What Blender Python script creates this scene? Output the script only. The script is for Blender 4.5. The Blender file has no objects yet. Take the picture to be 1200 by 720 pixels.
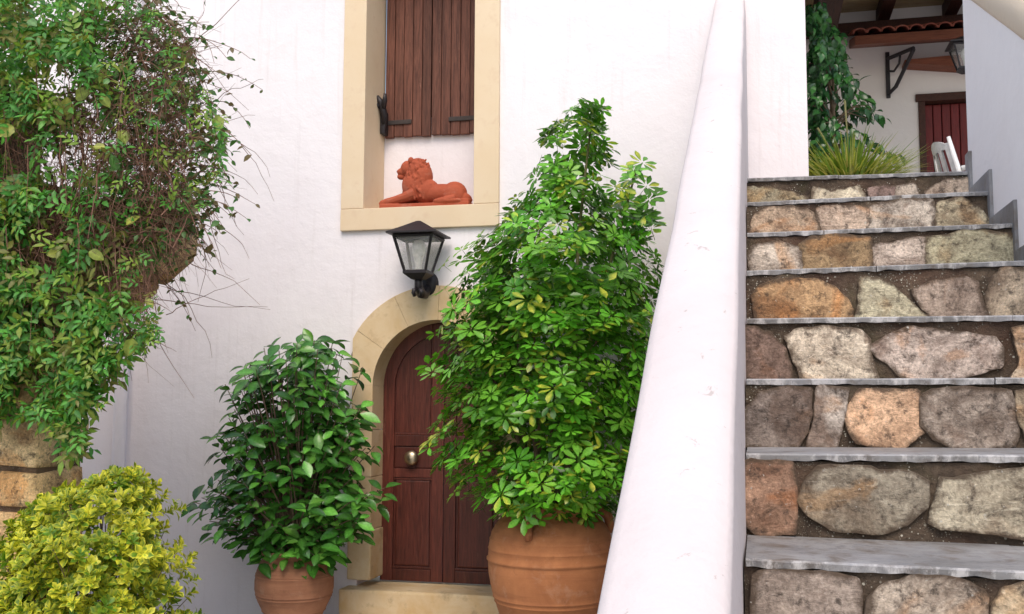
import bpy, bmesh, math, random
import numpy as np
from mathutils import Vector, Matrix, noise
random.seed(7); np.random.seed(7)
R = math.radians
scene = bpy.context.scene
C = scene.collection

# ------------------------------------------------------------------ camera, sky, sun, exposure
YAW, PIT, ROLL, FPX = .2323, .0914, .0042, 1213.36
EYE = Vector((0, 0, 1.6))
_f = Vector((-math.sin(YAW)*math.cos(PIT), math.cos(YAW)*math.cos(PIT), math.sin(PIT)))
_r = Vector((math.cos(YAW), math.sin(YAW), 0)); _u = _r.cross(_f)
RT = math.cos(ROLL)*_r + math.sin(ROLL)*_u
UP = math.cos(ROLL)*_u - math.sin(ROLL)*_r
cam = bpy.data.cameras.new('camera'); camo = bpy.data.objects.new('camera', cam); C.objects.link(camo)
m = Matrix((RT, UP, -_f)).transposed().to_4x4(); m.translation = EYE
camo.matrix_world = m
cam.sensor_width = 36; cam.lens = FPX/1200*36; cam.clip_start = .05; cam.clip_end = 500
scene.camera = camo
SUN_EL, SUN_AZ = 53, 170          # azimuth: compass-like, 0 = +Y, clockwise
w = bpy.data.worlds.new('World'); scene.world = w; w.use_nodes = True
nt = w.node_tree; bg = nt.nodes['Background']
sky = nt.nodes.new('ShaderNodeTexSky'); sky.sky_type = 'NISHITA'; sky.sun_disc = False
sky.sun_elevation = R(SUN_EL); sky.sun_rotation = R(SUN_AZ); sky.dust_density = 2.6; sky.air_density = 1.4; sky.ozone_density = 1.0
nt.links.new(sky.outputs[0], bg.inputs[0]); bg.inputs[1].default_value = .15
sd = bpy.data.lights.new('sun', 'SUN'); so = bpy.data.objects.new('sun', sd); C.objects.link(so)
sd.energy = 1.2; sd.angle = R(30); sd.color = (1, .89, .78)
sdir = Vector((math.sin(R(SUN_AZ))*math.cos(R(SUN_EL)), math.cos(R(SUN_AZ))*math.cos(R(SUN_EL)), math.sin(R(SUN_EL))))
so.rotation_euler = sdir.to_track_quat('Z', 'Y').to_euler(); so.location = sdir*20
vs = scene.view_settings; vs.view_transform = 'Standard'; vs.look = 'None'; vs.exposure = 0.55; vs.gamma = 1

# ------------------------------------------------------------------ pixel -> place
def ray(px, py): return (px-600)/FPX*RT - (py-360)/FPX*UP + _f
def onY(px, py, Y): d = ray(px, py); return EYE + d*(Y/d.y)
def onX(px, py, X): d = ray(px, py); return EYE + d*(X/d.x)

# ------------------------------------------------------------------ object helpers
def tag(o, label=None, cat=None, group=None, kind=None):
    if label: o['label'] = label
    if cat: o['category'] = cat
    if group: o['group'] = group
    if kind: o['kind'] = kind
    return o
def empty(name, loc, label, cat, group=None):
    o = bpy.data.objects.new(name, None); C.objects.link(o); o.location = loc; o.empty_display_size = .1
    return tag(o, label, cat, group)
def link(name, me, mat=None, parent=None, smooth=False):
    o = bpy.data.objects.new(name, me); C.objects.link(o)
    if mat is not None and not me.materials: me.materials.append(mat)
    if smooth:
        me.polygons.foreach_set('use_smooth', [True]*len(me.polygons))
    if parent is not None:
        o.parent = parent
        off = parent.location if parent.type == 'EMPTY' else Vector((0, 0, 0))      # parts lie at the origin
        o.matrix_parent_inverse = Matrix.Translation(-off)      # children are modelled in world coordinates
    return o
def from_bm(name, bm, mat=None, parent=None, smooth=False):
    bmesh.ops.recalc_face_normals(bm, faces=bm.faces)
    me = bpy.data.meshes.new(name); bm.to_mesh(me); bm.free()
    return link(name, me, mat, parent, smooth)
def bm_box(bm, x0, x1, y0, y1, z0, z1, bev=0, jit=0):
    vs_ = [bm.verts.new((x+random.uniform(-jit, jit), y+random.uniform(-jit, jit), z+random.uniform(-jit, jit))) for x in (x0, x1) for y in (y0, y1) for z in (z0, z1)]
    fs = [bm.faces.new([vs_[i] for i in q]) for q in ((0,1,3,2),(4,6,7,5),(0,4,5,1),(2,3,7,6),(0,2,6,4),(1,5,7,3))]
    if bev:
        es = list({e for f in fs for e in f.edges})
        bmesh.ops.bevel(bm, geom=es, offset=bev, segments=2, affect='EDGES', profile=.6)
def box(name, x0, x1, y0, y1, z0, z1, mat, parent=None, bev=.006, jit=0):
    bm = bmesh.new(); bm_box(bm, x0, x1, y0, y1, z0, z1, bev, jit); return from_bm(name, bm, mat, parent)
def bm_tube(bm, pts, rad, n=8, cap=True):
    pts = [Vector(p) for p in pts]; rings = []
    ref = Vector((.31, .17, .93))
    for i, p in enumerate(pts):
        t = (pts[min(i+1, len(pts)-1)]-pts[max(i-1, 0)]).normalized()
        a = t.cross(ref)
        if a.length < .05: a = t.cross(Vector((1, 0, 0)))
        a.normalize(); b = t.cross(a); r = rad[i] if isinstance(rad, (list, tuple)) else rad
        rings.append([bm.verts.new(p+(a*math.cos(2*math.pi*k/n)+b*math.sin(2*math.pi*k/n))*r) for k in range(n)])
    for i in range(len(rings)-1):
        for k in range(n): bm.faces.new((rings[i][k], rings[i][(k+1) % n], rings[i+1][(k+1) % n], rings[i+1][k]))
    if cap: bm.faces.new(rings[0][::-1]); bm.faces.new(rings[-1])
def tube(name, pts, rad, mat, parent=None, n=8):
    bm = bmesh.new(); bm_tube(bm, pts, rad, n); return from_bm(name, bm, mat, parent, True)
def lathe(name, prof, cx, cy, mat, parent=None, n=48, wob=0, close=False):
    bm = bmesh.new(); rings = []
    for r, z in prof:
        rings.append([bm.verts.new((cx+r*math.cos(2*math.pi*k/n)*(1+wob*noise.noise((math.cos(2*math.pi*k/n)*1.5, math.sin(2*math.pi*k/n)*1.5, z*3))), cy+r*math.sin(2*math.pi*k/n)*(1+wob*noise.noise((math.cos(2*math.pi*k/n)*1.5, math.sin(2*math.pi*k/n)*1.5, z*3+5))), z)) for k in range(n)])
    for i in range(len(rings)-1):
        for k in range(n): bm.faces.new((rings[i][k], rings[i][(k+1) % n], rings[i+1][(k+1) % n], rings[i+1][k]))
    if close: bm.faces.new(rings[0][::-1]); bm.faces.new(rings[-1])
    return from_bm(name, bm, mat, parent, True)
def prism_y(name, poly, y0, y1, mat, parent=None, bev=0):
    """polygon given as (x, z), extruded from y0 to y1"""
    bm = bmesh.new(); a = [bm.verts.new((x, y0, z)) for x, z in poly]; b = [bm.verts.new((x, y1, z)) for x, z in poly]
    n = len(poly); bm.faces.new(a); bm.faces.new(b[::-1])
    for i in range(n): bm.faces.new((a[i], b[i], b[(i+1) % n], a[(i+1) % n]))
    if bev: bmesh.ops.bevel(bm, geom=list(bm.edges), offset=bev, segments=2, affect='EDGES')
    return from_bm(name, bm, mat, parent)
def prism_x(name, poly, x0, x1, mat, parent=None, bev=0):
    """polygon given as (y, z), extruded from x0 to x1"""
    bm = bmesh.new(); a = [bm.verts.new((x0, y, z)) for y, z in poly]; b = [bm.verts.new((x1, y, z)) for y, z in poly]
    n = len(poly); bm.faces.new(a); bm.faces.new(b[::-1])
    for i in range(n): bm.faces.new((a[i], b[i], b[(i+1) % n], a[(i+1) % n]))
    if bev: bmesh.ops.bevel(bm, geom=list(bm.edges), offset=bev, segments=3, affect='EDGES')
    return from_bm(name, bm, mat, parent)
def slab_holes(name, outer, holes, y0, y1, mat, parent=None):
    """wall in the xz plane with openings"""
    bm = bmesh.new(); edges = []
    for loop in [outer]+holes:
        v = [bm.verts.new((x, y0, z)) for x, z in loop]
        edges += [bm.edges.new((v[i], v[(i+1) % len(v)])) for i in range(len(v))]
    bmesh.ops.triangle_fill(bm, use_beauty=True, use_dissolve=False, edges=edges)
    ret = bmesh.ops.extrude_face_region(bm, geom=list(bm.faces))
    bmesh.ops.translate(bm, vec=(0, y1-y0, 0), verts=[g for g in ret['geom'] if isinstance(g, bmesh.types.BMVert)])
    return from_bm(name, bm, mat, parent)

# ------------------------------------------------------------------ materials
def mat_new(name):
    m = bpy.data.materials.new(name); m.use_nodes = True; n = m.node_tree; b = n.nodes['Principled BSDF']; return m, n, b
def N(n, t, **k):
    x = n.nodes.new(t)
    for a, v in k.items():
        if a in x.inputs.keys() if hasattr(x.inputs, 'keys') else False: x.inputs[a].default_value = v
        else: setattr(x, a, v)
    return x
def coords(n, scale=(1, 1, 1), kind='Object'):
    tc = n.nodes.new('ShaderNodeTexCoord'); mp = n.nodes.new('ShaderNodeMapping'); mp.inputs['Scale'].default_value = scale
    n.links.new(tc.outputs[kind], mp.inputs[0]); return mp.outputs[0]
def nz(n, vec, scale, detail=5, rough=.55, dist=0):
    t = n.nodes.new('ShaderNodeTexNoise'); t.inputs['Scale'].default_value = scale; t.inputs['Detail'].default_value = detail
    t.inputs['Roughness'].default_value = rough; t.inputs['Distortion'].default_value = dist
    n.links.new(vec, t.inputs['Vector']); return t.outputs[0]
def ramp(n, fac, stops):
    r = n.nodes.new('ShaderNodeValToRGB'); e = r.color_ramp.elements
    while len(e) < len(stops): e.new(.5)
    for i, (p, c) in enumerate(stops):
        e[i].position = p; e[i].color = (*c, 1) if isinstance(c, (tuple, list)) else (c, c, c, 1)
    n.links.new(fac, r.inputs[0]); return r.outputs[0]
def mix(n, fac, a, b, mode='MIX'):
    x = n.nodes.new('ShaderNodeMix'); x.data_type = 'RGBA'; x.blend_type = mode
    for sock, v in ((0, fac), (6, a), (7, b)):
        if hasattr(v, 'links') or hasattr(v, 'is_linked'): n.links.new(v, x.inputs[sock])
        elif sock == 0: x.inputs[0].default_value = v
        else: x.inputs[sock].default_value = (*v, 1)
    return x.outputs[2]
def bump(n, b, h, strength, dist=.01, prev=None):
    x = n.nodes.new('ShaderNodeBump'); x.inputs['Strength'].default_value = strength; x.inputs['Distance'].default_value = dist
    n.links.new(h, x.inputs['Height'])
    if prev is not None: n.links.new(prev, x.inputs['Normal'])
    n.links.new(x.outputs[0], b.inputs['Normal']); return x.outputs[0]
def setc(n, b, col): n.links.new(col, b.inputs['Base Color'])

def m_plaster(name, c=(.80, .77, .79), stain=(.60, .55, .56), amount=.5, chips=True, streaks=False, chipt=.735):
    m, n, b = mat_new(name); v = coords(n)
    big = nz(n, v, .9, 6, .6, .4); mid = nz(n, v, 6, 6, .65); fine = nz(n, v, 60, 4)
    col = mix(n, ramp(n, big, [(.42, 0.), (.75, amount)]), c, stain)
    col = mix(n, ramp(n, mid, [(.55, 0.), (.8, amount*.6)]), col, (.68, .60, .60))
    if streaks:
        vs_ = coords(n, (9, 9, .5)); st = nz(n, vs_, 2.2, 5, .6)
        col = mix(n, ramp(n, st, [(.56, 0.), (.80, .30)]), col, (.55, .49, .48))
    if chips:
        ch = nz(n, v, 14, 7, .7, .6)
        col = mix(n, ramp(n, ch, [(chipt, 0.), (chipt+.03, .75)]), col, (.42, .36, .34))
    setc(n, b, col); b.inputs['Roughness'].default_value = .85
    p = bump(n, b, big, .35, .06); p = bump(n, b, mid, .22, .03, p); bump(n, b, fine, .18, .004, p)
    return m
def m_noise(name, c1, c2, scale=8, rough=.8, bs=.3, bd=.01, stretch=(1, 1, 1), c3=None, c3scale=30, lo=.35, hi=.7, spec=.5, metal=0):
    m, n, b = mat_new(name); v = coords(n, stretch)
    a = nz(n, v, scale, 7, .62, .3); col = mix(n, ramp(n, a, [(lo, 0.), (hi, 1.)]), c1, c2)
    f = nz(n, v, c3scale, 6, .65)
    if c3: col = mix(n, ramp(n, f, [(.55, 0.), (.75, .8)]), col, c3)
    setc(n, b, col); b.inputs['Roughness'].default_value = rough; b.inputs['Specular IOR Level'].default_value = spec; b.inputs['Metallic'].default_value = metal
    p = bump(n, b, a, bs, bd); bump(n, b, f, bs*.8, bd*.3, p)
    return m
def m_wood(name, c1, c2, worn, rough=.55, wornamt=.6, axis=2, spec=.3):
    m, n, b = mat_new(name); st = [18, 18, 18]; st[axis] = 1.1
    oi = n.nodes.new('ShaderNodeObjectInfo'); tc = n.nodes.new('ShaderNodeTexCoord'); mp = n.nodes.new('ShaderNodeMapping'); mp.inputs['Scale'].default_value = st
    n.links.new(tc.outputs['Object'], mp.inputs[0])
    cb = n.nodes.new('ShaderNodeCombineXYZ'); mu = n.nodes.new('ShaderNodeMath'); mu.operation = 'MULTIPLY'; mu.inputs[1].default_value = 40
    n.links.new(oi.outputs['Random'], mu.inputs[0]); n.links.new(mu.outputs[0], cb.inputs[0]); n.links.new(mu.outputs[0], cb.inputs[2]); n.links.new(cb.outputs[0], mp.inputs['Location'])
    v = mp.outputs[0]
    g = nz(n, v, 2.2, 8, .65, 1.2); g2 = nz(n, v, 7, 6, .7, .4)
    col = mix(n, ramp(n, g, [(.3, 0.), (.7, 1.)]), c1, c2)
    wn = nz(n, v, 1.3, 9, .75, .6)
    col = mix(n, ramp(n, wn, [(.60, 0.), (.72, wornamt)]), col, worn)
    dk = ramp(n, g2, [(.25, (.35, .35, .35)), (.5, (1., 1., 1.))])
    col = mix(n, 1., col, dk, 'MULTIPLY')
    hs = n.nodes.new('ShaderNodeHueSaturation'); n.links.new(col, hs.inputs['Color'])
    mr = n.nodes.new('ShaderNodeMapRange'); mr.inputs[3].default_value = .75; mr.inputs[4].default_value = 1.25; n.links.new(oi.outputs['Random'], mr.inputs[0]); n.links.new(mr.outputs[0], hs.inputs['Value'])
    setc(n, b, hs.outputs[0]); b.inputs['Roughness'].default_value = rough; b.inputs['Specular IOR Level'].default_value = spec
    p = bump(n, b, g, .4, .006); bump(n, b, g2, .5, .003, p)
    return m
def m_stone_obj(name, sc=1., rough=.8, mossy=.35):
    """every stone takes its own colour from the object; veins, stains and chipping on top"""
    m, n, b = mat_new(name); oi = n.nodes.new('ShaderNodeObjectInfo')
    v = coords(n, (1, 1, 1), 'Object')
    a = nz(n, v, 6*sc, 9, .68, .9); f = nz(n, v, 30*sc, 9, .75, .3); g = nz(n, v, 3.2*sc, 5, .55, 1.5); st = nz(n, v, 4.3*sc, 6, .62, .7)
    vein = nz(n, coords(n, (3, 3, 9)), 3.2*sc, 9, .72, 2.4); fine = nz(n, v, 110*sc, 5, .7)
    base = oi.outputs['Color']
    lt = mix(n, 1., base, (1.5, 1.48, 1.46), 'MULTIPLY'); dk = mix(n, 1., base, (.40, .34, .31), 'MULTIPLY')
    col = mix(n, ramp(n, a, [(.34, 0.), (.64, 1.)]), dk, lt)
    col = mix(n, ramp(n, g, [(.54, 0.), (.64, .6)]), col, mix(n, 1., base, (1.2, .78, .46), 'MULTIPLY'))
    col = mix(n, ramp(n, vein, [(.56, 0.), (.68, .65)]), col, mix(n, 1., base, (1.75, 1.75, 1.8), 'MULTIPLY'))
    col = mix(n, ramp(n, st, [(.56, 0.), (.66, .7)]), col, mix(n, 1., base, (.42, .30, .24), 'MULTIPLY'))
    col = mix(n, ramp(n, f, [(.36, .8), (.48, 0.)]), col, (.035, .024, .018))
    col = mix(n, 1., col, ramp(n, fine, [(.32, (.66, .64, .62)), (.68, (1.35, 1.35, 1.35))]), 'MULTIPLY')
    ea = n.nodes.new('ShaderNodeAttribute'); ea.attribute_name = 'edge'; en = nz(n, v, 16, 7, .7, .6)      # mortar and earth lapping over the rims of the stones
    em_ = n.nodes.new('ShaderNodeMath'); em_.operation = 'MULTIPLY'; n.links.new(ea.outputs['Fac'], em_.inputs[0]); n.links.new(en, em_.inputs[1])
    col = mix(n, ramp(n, em_.outputs[0], [(.33, 0.), (.50, .9)]), col, (.085, .055, .034))
    sp = nz(n, v, 75*sc, 4, .65)
    col = mix(n, ramp(n, sp, [(.67, 0.), (.71, .8)]), col, (.62, .60, .55))
    setc(n, b, col); b.inputs['Roughness'].default_value = rough
    p = bump(n, b, a, .8, .02); p = bump(n, b, vein, .6, .010, p); p = bump(n, b, f, .9, .007, p); bump(n, b, fine, .5, .002, p)
    return m
def m_mortar(name, c1=(.050, .034, .024), c2=(.18, .13, .09)):
    m, n, b = mat_new(name); v = coords(n)
    a = nz(n, v, 9, 8, .7, .3); f = nz(n, v, 70, 6, .7); ms = nz(n, v, 4, 5, .6, .5)
    col = mix(n, ramp(n, a, [(.35, 0.), (.68, 1.)]), c1, c2)
    col = mix(n, ramp(n, ms, [(.55, 0.), (.7, .55)]), col, (.055, .052, .014))
    red = nz(n, v, 3.1, 4, .6, .4); col = mix(n, ramp(n, red, [(.5, 0.), (.66, .6)]), col, (.10, .045, .028))
    for vsc, th, s0, loc in ((60, .28, .53, 0), (110, .31, .52, 3.), (200, .32, .51, 7.)):       # lichen and grit
        mp2 = n.nodes.new('ShaderNodeMapping'); mp2.inputs['Location'].default_value = (loc, loc, loc); n.links.new(v, mp2.inputs[0])
        wob = nz(n, mp2.outputs[0], 60, 3, .6); ad = n.nodes.new('ShaderNodeMix'); ad.data_type = 'RGBA'; ad.inputs[0].default_value = .012; n.links.new(mp2.outputs[0], ad.inputs[6]); 
        vo = n.nodes.new('ShaderNodeTexVoronoi'); vo.inputs['Scale'].default_value = vsc; n.links.new(mp2.outputs[0], vo.inputs['Vector'])
        nn = n.nodes.new('ShaderNodeMath'); nn.operation = 'MULTIPLY_ADD'; nn.inputs[1].default_value = .5; n.links.new(wob, nn.inputs[0]); n.links.new(vo.outputs['Distance'], nn.inputs[2])
        sel = nz(n, mp2.outputs[0], 8, 4, .65)
        d = mix(n, 1., ramp(n, nn.outputs[0], [(th+.10, 1.), (th+.17, 0.)]), ramp(n, sel, [(s0, 0.), (s0+.08, 1.)]), 'MULTIPLY')
        vg = n.nodes.new('ShaderNodeRGBToBW'); n.links.new(d, vg.inputs[0])
        col = mix(n, vg.outputs[0], col, (.60, .57, .48) if vsc < 150 else (.40, .36, .28))
    setc(n, b, col); b.inputs['Roughness'].default_value = .95
    p = bump(n, b, a, 1., .03); bump(n, b, f, 1., .01, p)
    return m
def m_slate(name, ws=1., c1=(.18, .175, .172), c2=(.35, .345, .345)):
    m, n, b = mat_new(name); v = coords(n)
    a = nz(n, v, 4, 7, .65, .5); f = nz(n, v, 45, 6, .7); st = nz(n, coords(n, (11, 8, 5)), 2.0, 7, .72)
    col = mix(n, ramp(n, a, [(.3, 0.), (.7, 1.)]), c1, c2)
    col = mix(n, ramp(n, f, [(.35, .55), (.5, 0.)]), col, (.12, .12, .135))
    geo = n.nodes.new('ShaderNodeNewGeometry'); sx = n.nodes.new('ShaderNodeSeparateXYZ'); n.links.new(geo.outputs['True Normal'], sx.inputs[0])
    ab = n.nodes.new('ShaderNodeMath'); ab.operation = 'ABSOLUTE'; n.links.new(sx.outputs['Y'], ab.inputs[0])
    white = ramp(n, st, [(.49, 0.), (.60, .9)])                   # remains of whitewash on the front edges of the slabs
    em = n.nodes.new('ShaderNodeMath'); em.operation = 'MULTIPLY'; n.links.new(ab.outputs[0], em.inputs[0])
    bw = n.nodes.new('ShaderNodeRGBToBW'); n.links.new(white, bw.inputs[0]); n.links.new(bw.outputs[0], em.inputs[1])
    e2 = n.nodes.new('ShaderNodeMath'); e2.operation = 'MULTIPLY'; e2.inputs[1].default_value = ws; n.links.new(em.outputs[0], e2.inputs[0])
    dirt = nz(n, v, 11, 7, .7, .5)
    col = mix(n, ramp(n, dirt, [(.50, 0.), (.66, .8)]), col, (.12, .09, .065))
    col = mix(n, e2.outputs[0], col, (.66, .64, .63))
    lime = nz(n, v, 2.2, 4, .6)
    col = mix(n, ramp(n, lime, [(.5, 0.), (.72, .5)]), col, (.50, .51, .55))
    setc(n, b, col); b.inputs['Roughness'].default_value = .55
    p = bump(n, b, a, .3, .01); bump(n, b, f, .5, .003, p)
    return m
def m_leaf(name, rough=.32, trans=.28, sat=1.0, spec=.5):
    m, n, b = mat_new(name); at = n.nodes.new('ShaderNodeAttribute'); at.attribute_name = 'tint'
    v = coords(n); f = nz(n, v, 60, 3)
    col = mix(n, 1., at.outputs['Color'], ramp(n, f, [(.3, (.78, .78, .78)), (.7, (1.15, 1.15, 1.15))]), 'MULTIPLY')
    setc(n, b, col); b.inputs['Roughness'].default_value = rough; b.inputs['Specular IOR Level'].default_value = spec
    tr = n.nodes.new('ShaderNodeBsdfTranslucent'); n.links.new(mix(n, 1., col, (1.25, 1.3, .7), 'MULTIPLY'), tr.inputs[0])
    ms = n.nodes.new('ShaderNodeMixShader'); ms.inputs[0].default_value = trans
    out = n.nodes['Material Output']; n.links.new(b.outputs[0], ms.inputs[1]); n.links.new(tr.outputs[0], ms.inputs[2]); n.links.new(ms.outputs[0], out.inputs[0])
    return m
def m_terracotta(name, c1, c2, dirt, bs=.35):
    m, n, b = mat_new(name); v = coords(n); bands = coords(n, (1, 1, 14))
    a = nz(n, v, 3.2, 7, .65, .5); f = nz(n, v, 40, 6, .7); h = nz(n, bands, 2.5, 5, .6)
    col = mix(n, ramp(n, a, [(.3, 0.), (.7, 1.)]), c1, c2)
    col = mix(n, ramp(n, h, [(.5, 0.), (.75, .45)]), col, dirt)
    bl = nz(n, v, 5.5, 8, .72, .8); col = mix(n, ramp(n, bl, [(.56, 0.), (.74, .42)]), col, mix(n, .5, c2, (.60, .48, .38)))
    dd = nz(n, v, 8, 8, .75, .4); col = mix(n, ramp(n, dd, [(.57, 0.), (.72, .5)]), col, tuple(x*.35 for x in c1))
    col = mix(n, ramp(n, f, [(.62, 0.), (.78, .5)]), col, mix(n, .4, c2, (.62, .46, .34)))
    setc(n, b, col); b.inputs['Roughness'].default_value = .88
    p = bump(n, b, a, bs, .01); p = bump(n, b, h, .3, .006, p); bump(n, b, f, .4, .003, p)
    return m
def m_plain(name, c, rough=.5, metal=0, spec=.5):
    m, n, b = mat_new(name); v = coords(n); a = nz(n, v, 25, 5, .6)
    setc(n, b, mix(n, ramp(n, a, [(.3, 0.), (.75, 1.)]), tuple(x*.75 for x in c), tuple(min(1, x*1.15) for x in c)))
    b.inputs['Roughness'].default_value = rough; b.inputs['Metallic'].default_value = metal; b.inputs['Specular IOR Level'].default_value = spec
    bump(n, b, a, .2, .003); return m
def m_pane(name):
    m, n, b = mat_new(name); b.inputs['Base Color'].default_value = (.62, .60, .58, 1); b.inputs['Roughness'].default_value = .15
    tr = n.nodes.new('ShaderNodeBsdfTransparent'); ms = n.nodes.new('ShaderNodeMixShader'); a = nz(n, coords(n), 9, 4); bw = ramp(n, a, [(.3, .10), (.7, .24)])
    n.links.new(bw, ms.inputs[0]); n.links.new(tr.outputs[0], ms.inputs[1]); n.links.new(b.outputs[0], ms.inputs[2]); n.links.new(ms.outputs[0], n.nodes['Material Output'].inputs[0]); return m
def m_glass(name):
    m, n, b = mat_new(name); b.inputs['Base Color'].default_value = (.9, .9, .88, 1); b.inputs['Roughness'].default_value = .12
    b.inputs['Transmission Weight'].default_value = .92; b.inputs['IOR'].default_value = 1.12; b.inputs['Specular IOR Level'].default_value = .6
    return m

M = dict(
    wall=m_plaster('white plaster', (.82, .775, .795), (.66, .59, .63), amount=.30, streaks=True), parapet=m_plaster('whitewash', (.69, .62, .61), (.57, .49, .48), .55, True, True, .64),
    rwall=m_plaster('white plaster worn', (.90, .85, .83), (.74, .67, .65), .3),
    cream=m_plaster('cream plaster', (.66, .55, .42), (.55, .42, .30), .4, False),
    terwall=m_plaster('terrace plaster', (.78, .73, .70), (.66, .58, .54), .4, False),
    tan=m_noise('tan limestone', (.62, .44, .24), (.72, .57, .38), 4.5, .9, .5, .012, c3=(.50, .35, .20), c3scale=13, lo=.3, hi=.75),
    peach=m_noise('peach painted stone', (.70, .54, .36), (.74, .60, .43), 2.5, .85, .2, .006, c3=(.66, .49, .33), c3scale=10, lo=.3, hi=.75),
    tanworn=m_noise('worn limestone', (.58, .40, .20), (.68, .56, .38), 4.5, .9, .55, .02, c3=(.24, .16, .085), c3scale=7, lo=.3, hi=.7),
    reveal=m_noise('grey limestone', (.40, .31, .22), (.55, .45, .34), 5, .9, .5, .012, c3=(.28, .21, .15), c3scale=18),
    shutter=m_wood('weathered shutter wood', (.062, .022, .014), (.19, .074, .048), (.42, .24, .17), .65, .8),
    door=m_wood('varnished door wood', (.055, .013, .009), (.135, .033, .022), (.28, .12, .08), .42, .6, spec=.4),
    beam=m_wood('dark beam wood', (.035, .013, .009), (.075, .028, .018), (.14, .07, .05), .6, .3, 1),
    board=m_noise('ceiling boards', (.42, .30, .16), (.55, .42, .25), 4, .8, .3, .006, (1, 6, 6)),
    awood=m_wood('reddish canopy wood', (.16, .045, .025), (.26, .085, .045), (.35, .18, .11), .6, .4, 0),
    stone=m_stone_obj('riser stone', 1.), pier=m_stone_obj('pier stone', .8, .9),
    mortar=m_mortar('stair mortar'), piermortar=m_mortar('pier mortar', (.07, .042, .024), (.20, .13, .08)),
    slate=m_slate('slate'), slate2=m_slate('dull slate', .0, (.13, .125, .125), (.24, .235, .235)), leaf=m_leaf('glossy leaf', .30, .25), leafd=m_leaf('dark glossy leaf', .26, .15, spec=.5), leafm=m_leaf('matt leaf', .5, .3),
    terra=m_terracotta('orange terracotta', (.29, .105, .038), (.45, .18, .07), (.20, .07, .03)),
    terra2=m_terracotta('rose terracotta', (.25, .105, .055), (.40, .19, .105), (.15, .06, .035)),
    lion=m_terracotta('painted terracotta', (.32, .060, .024), (.44, .095, .040), (.22, .042, .018), .3),
    iron=m_plain('black iron', (.022, .018, .022), .5, .2), rust=m_plain('rusty iron', (.05, .038, .034), .75, .2),
    bronze=m_plain('old bronze', (.50, .42, .30), .38, 1), bulb=m_plain('bulb glass', (.86, .84, .78), .2), glass=m_pane('lamp glass'),
    soil=m_noise('soil', (.03, .02, .012), (.07, .045, .03), 30, .95, .8, .02), bark=m_noise('bark', (.10, .065, .04), (.20, .14, .09), 25, .9, .6, .006),
    twig=m_noise('dry twig', (.11, .048, .032), (.25, .13, .085), 12, .85, .3, .002), stem=m_noise('green stem', (.10, .12, .03), (.17, .14, .06), 15, .7, .3, .002),
    ground=m_noise('courtyard paving', (.46, .44, .42), (.56, .54, .52), 3, .9, .5, .02, c3=(.30, .28, .26), c3scale=14),
    plastic=m_plain('white plastic', (.72, .71, .70), .4), tile=m_terracotta('roof tile', (.20, .05, .035), (.30, .085, .055), (.12, .04, .03)),
    reddoor=m_wood('dark red door paint', (.15, .016, .017), (.23, .026, .024), (.14, .03, .028), .5, .3),
)

# ------------------------------------------------------------------ ground
GZ = -.15
def sheet(name, x0, x1, y0, y1, z, mat):
    bm = bmesh.new(); n = 24; g = [[bm.verts.new((x0+(x1-x0)*i/n, y0+(y1-y0)*j/n, z)) for j in range(n+1)] for i in range(n+1)]
    for i in range(n):
        for j in range(n): bm.faces.new((g[i][j], g[i+1][j], g[i+1][j+1], g[i][j+1]))
    return tag(from_bm(name, bm, mat), kind='structure')
sheet('ground', -150, 150, -150, 150, GZ, M['ground'])

# ------------------------------------------------------------------ house: wall with window niche and arched doorway
YW, YI, YD = 7.60, 8.03, 7.82            # wall face, shutter plane, door plane
house = empty('house', (-2.4, YW, GZ), 'white plastered house wall with arched doorway and tall shuttered window', 'house')
DCX, SPR, RI, RO = -2.392, 1.72, .505, .77        # door axis, springing height, inner and outer arch radius
WX0, WX1, WZ0, WZ1 = -3.19, -1.90, 2.94, 5.6      # outer outline of the window surround
IX0, IX1 = -3.0, -2.10                            # window opening
def arc(cx, cz, r, a0, a1, n): return [(cx+r*math.cos(R(a0+(a1-a0)*i/n)), cz+r*math.sin(R(a0+(a1-a0)*i/n))) for i in range(n+1)]
rh = RO-.03
hole_d = [(DCX-.62, GZ-.05), (DCX+.62, GZ-.05), (DCX+.62, SPR+.2)] + [p for p in arc(DCX, SPR, rh, 18, 162, 20)] + [(DCX-.62, SPR+.2)]
hole_w = [(WX0+.03, WZ0+.03), (WX1-.03, WZ0+.03), (WX1-.03, WZ1-.03), (WX0+.03, WZ1-.03)]
outer = [(-9.0, GZ-.2), (.385, GZ-.2), (.385, 6.4), (-9.0, 6.4)]
slab_holes('wall', outer, [hole_d, hole_w], YW, YW+.45, M['wall'], house)
box('side_wall', .0, .382, YW+.452, 13, GZ-.2, 6.4, M['terwall'], house, 0)
# window surround
P = .03
box('window_jamb_stone', WX0, IX0, YW-P, YI, WZ0+.175, WZ1-.2, M['peach'], house, .006)
box('window_jamb_stone', IX1, WX1, YW-P, YI, WZ0+.175, WZ1-.2, M['peach'], house, .006)
box('window_lintel', WX0, WX1, YW-P, YI, WZ1-.198, WZ1, M['peach'], house, .006)
box('window_sill', WX0, WX1, YW-P-.004, YI, WZ0, WZ0+.173, M['peach'], house, .006)
box('window_breast', IX0-.05, IX1+.05, YI+.002, YI+.2, WZ0+.1, 3.95, M['wall'], house, .004)
box('window_backing', IX0-.06, IX1+.06, YI+.205, YI+.24, WZ0, WZ1, M['beam'], house, 0)
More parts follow.
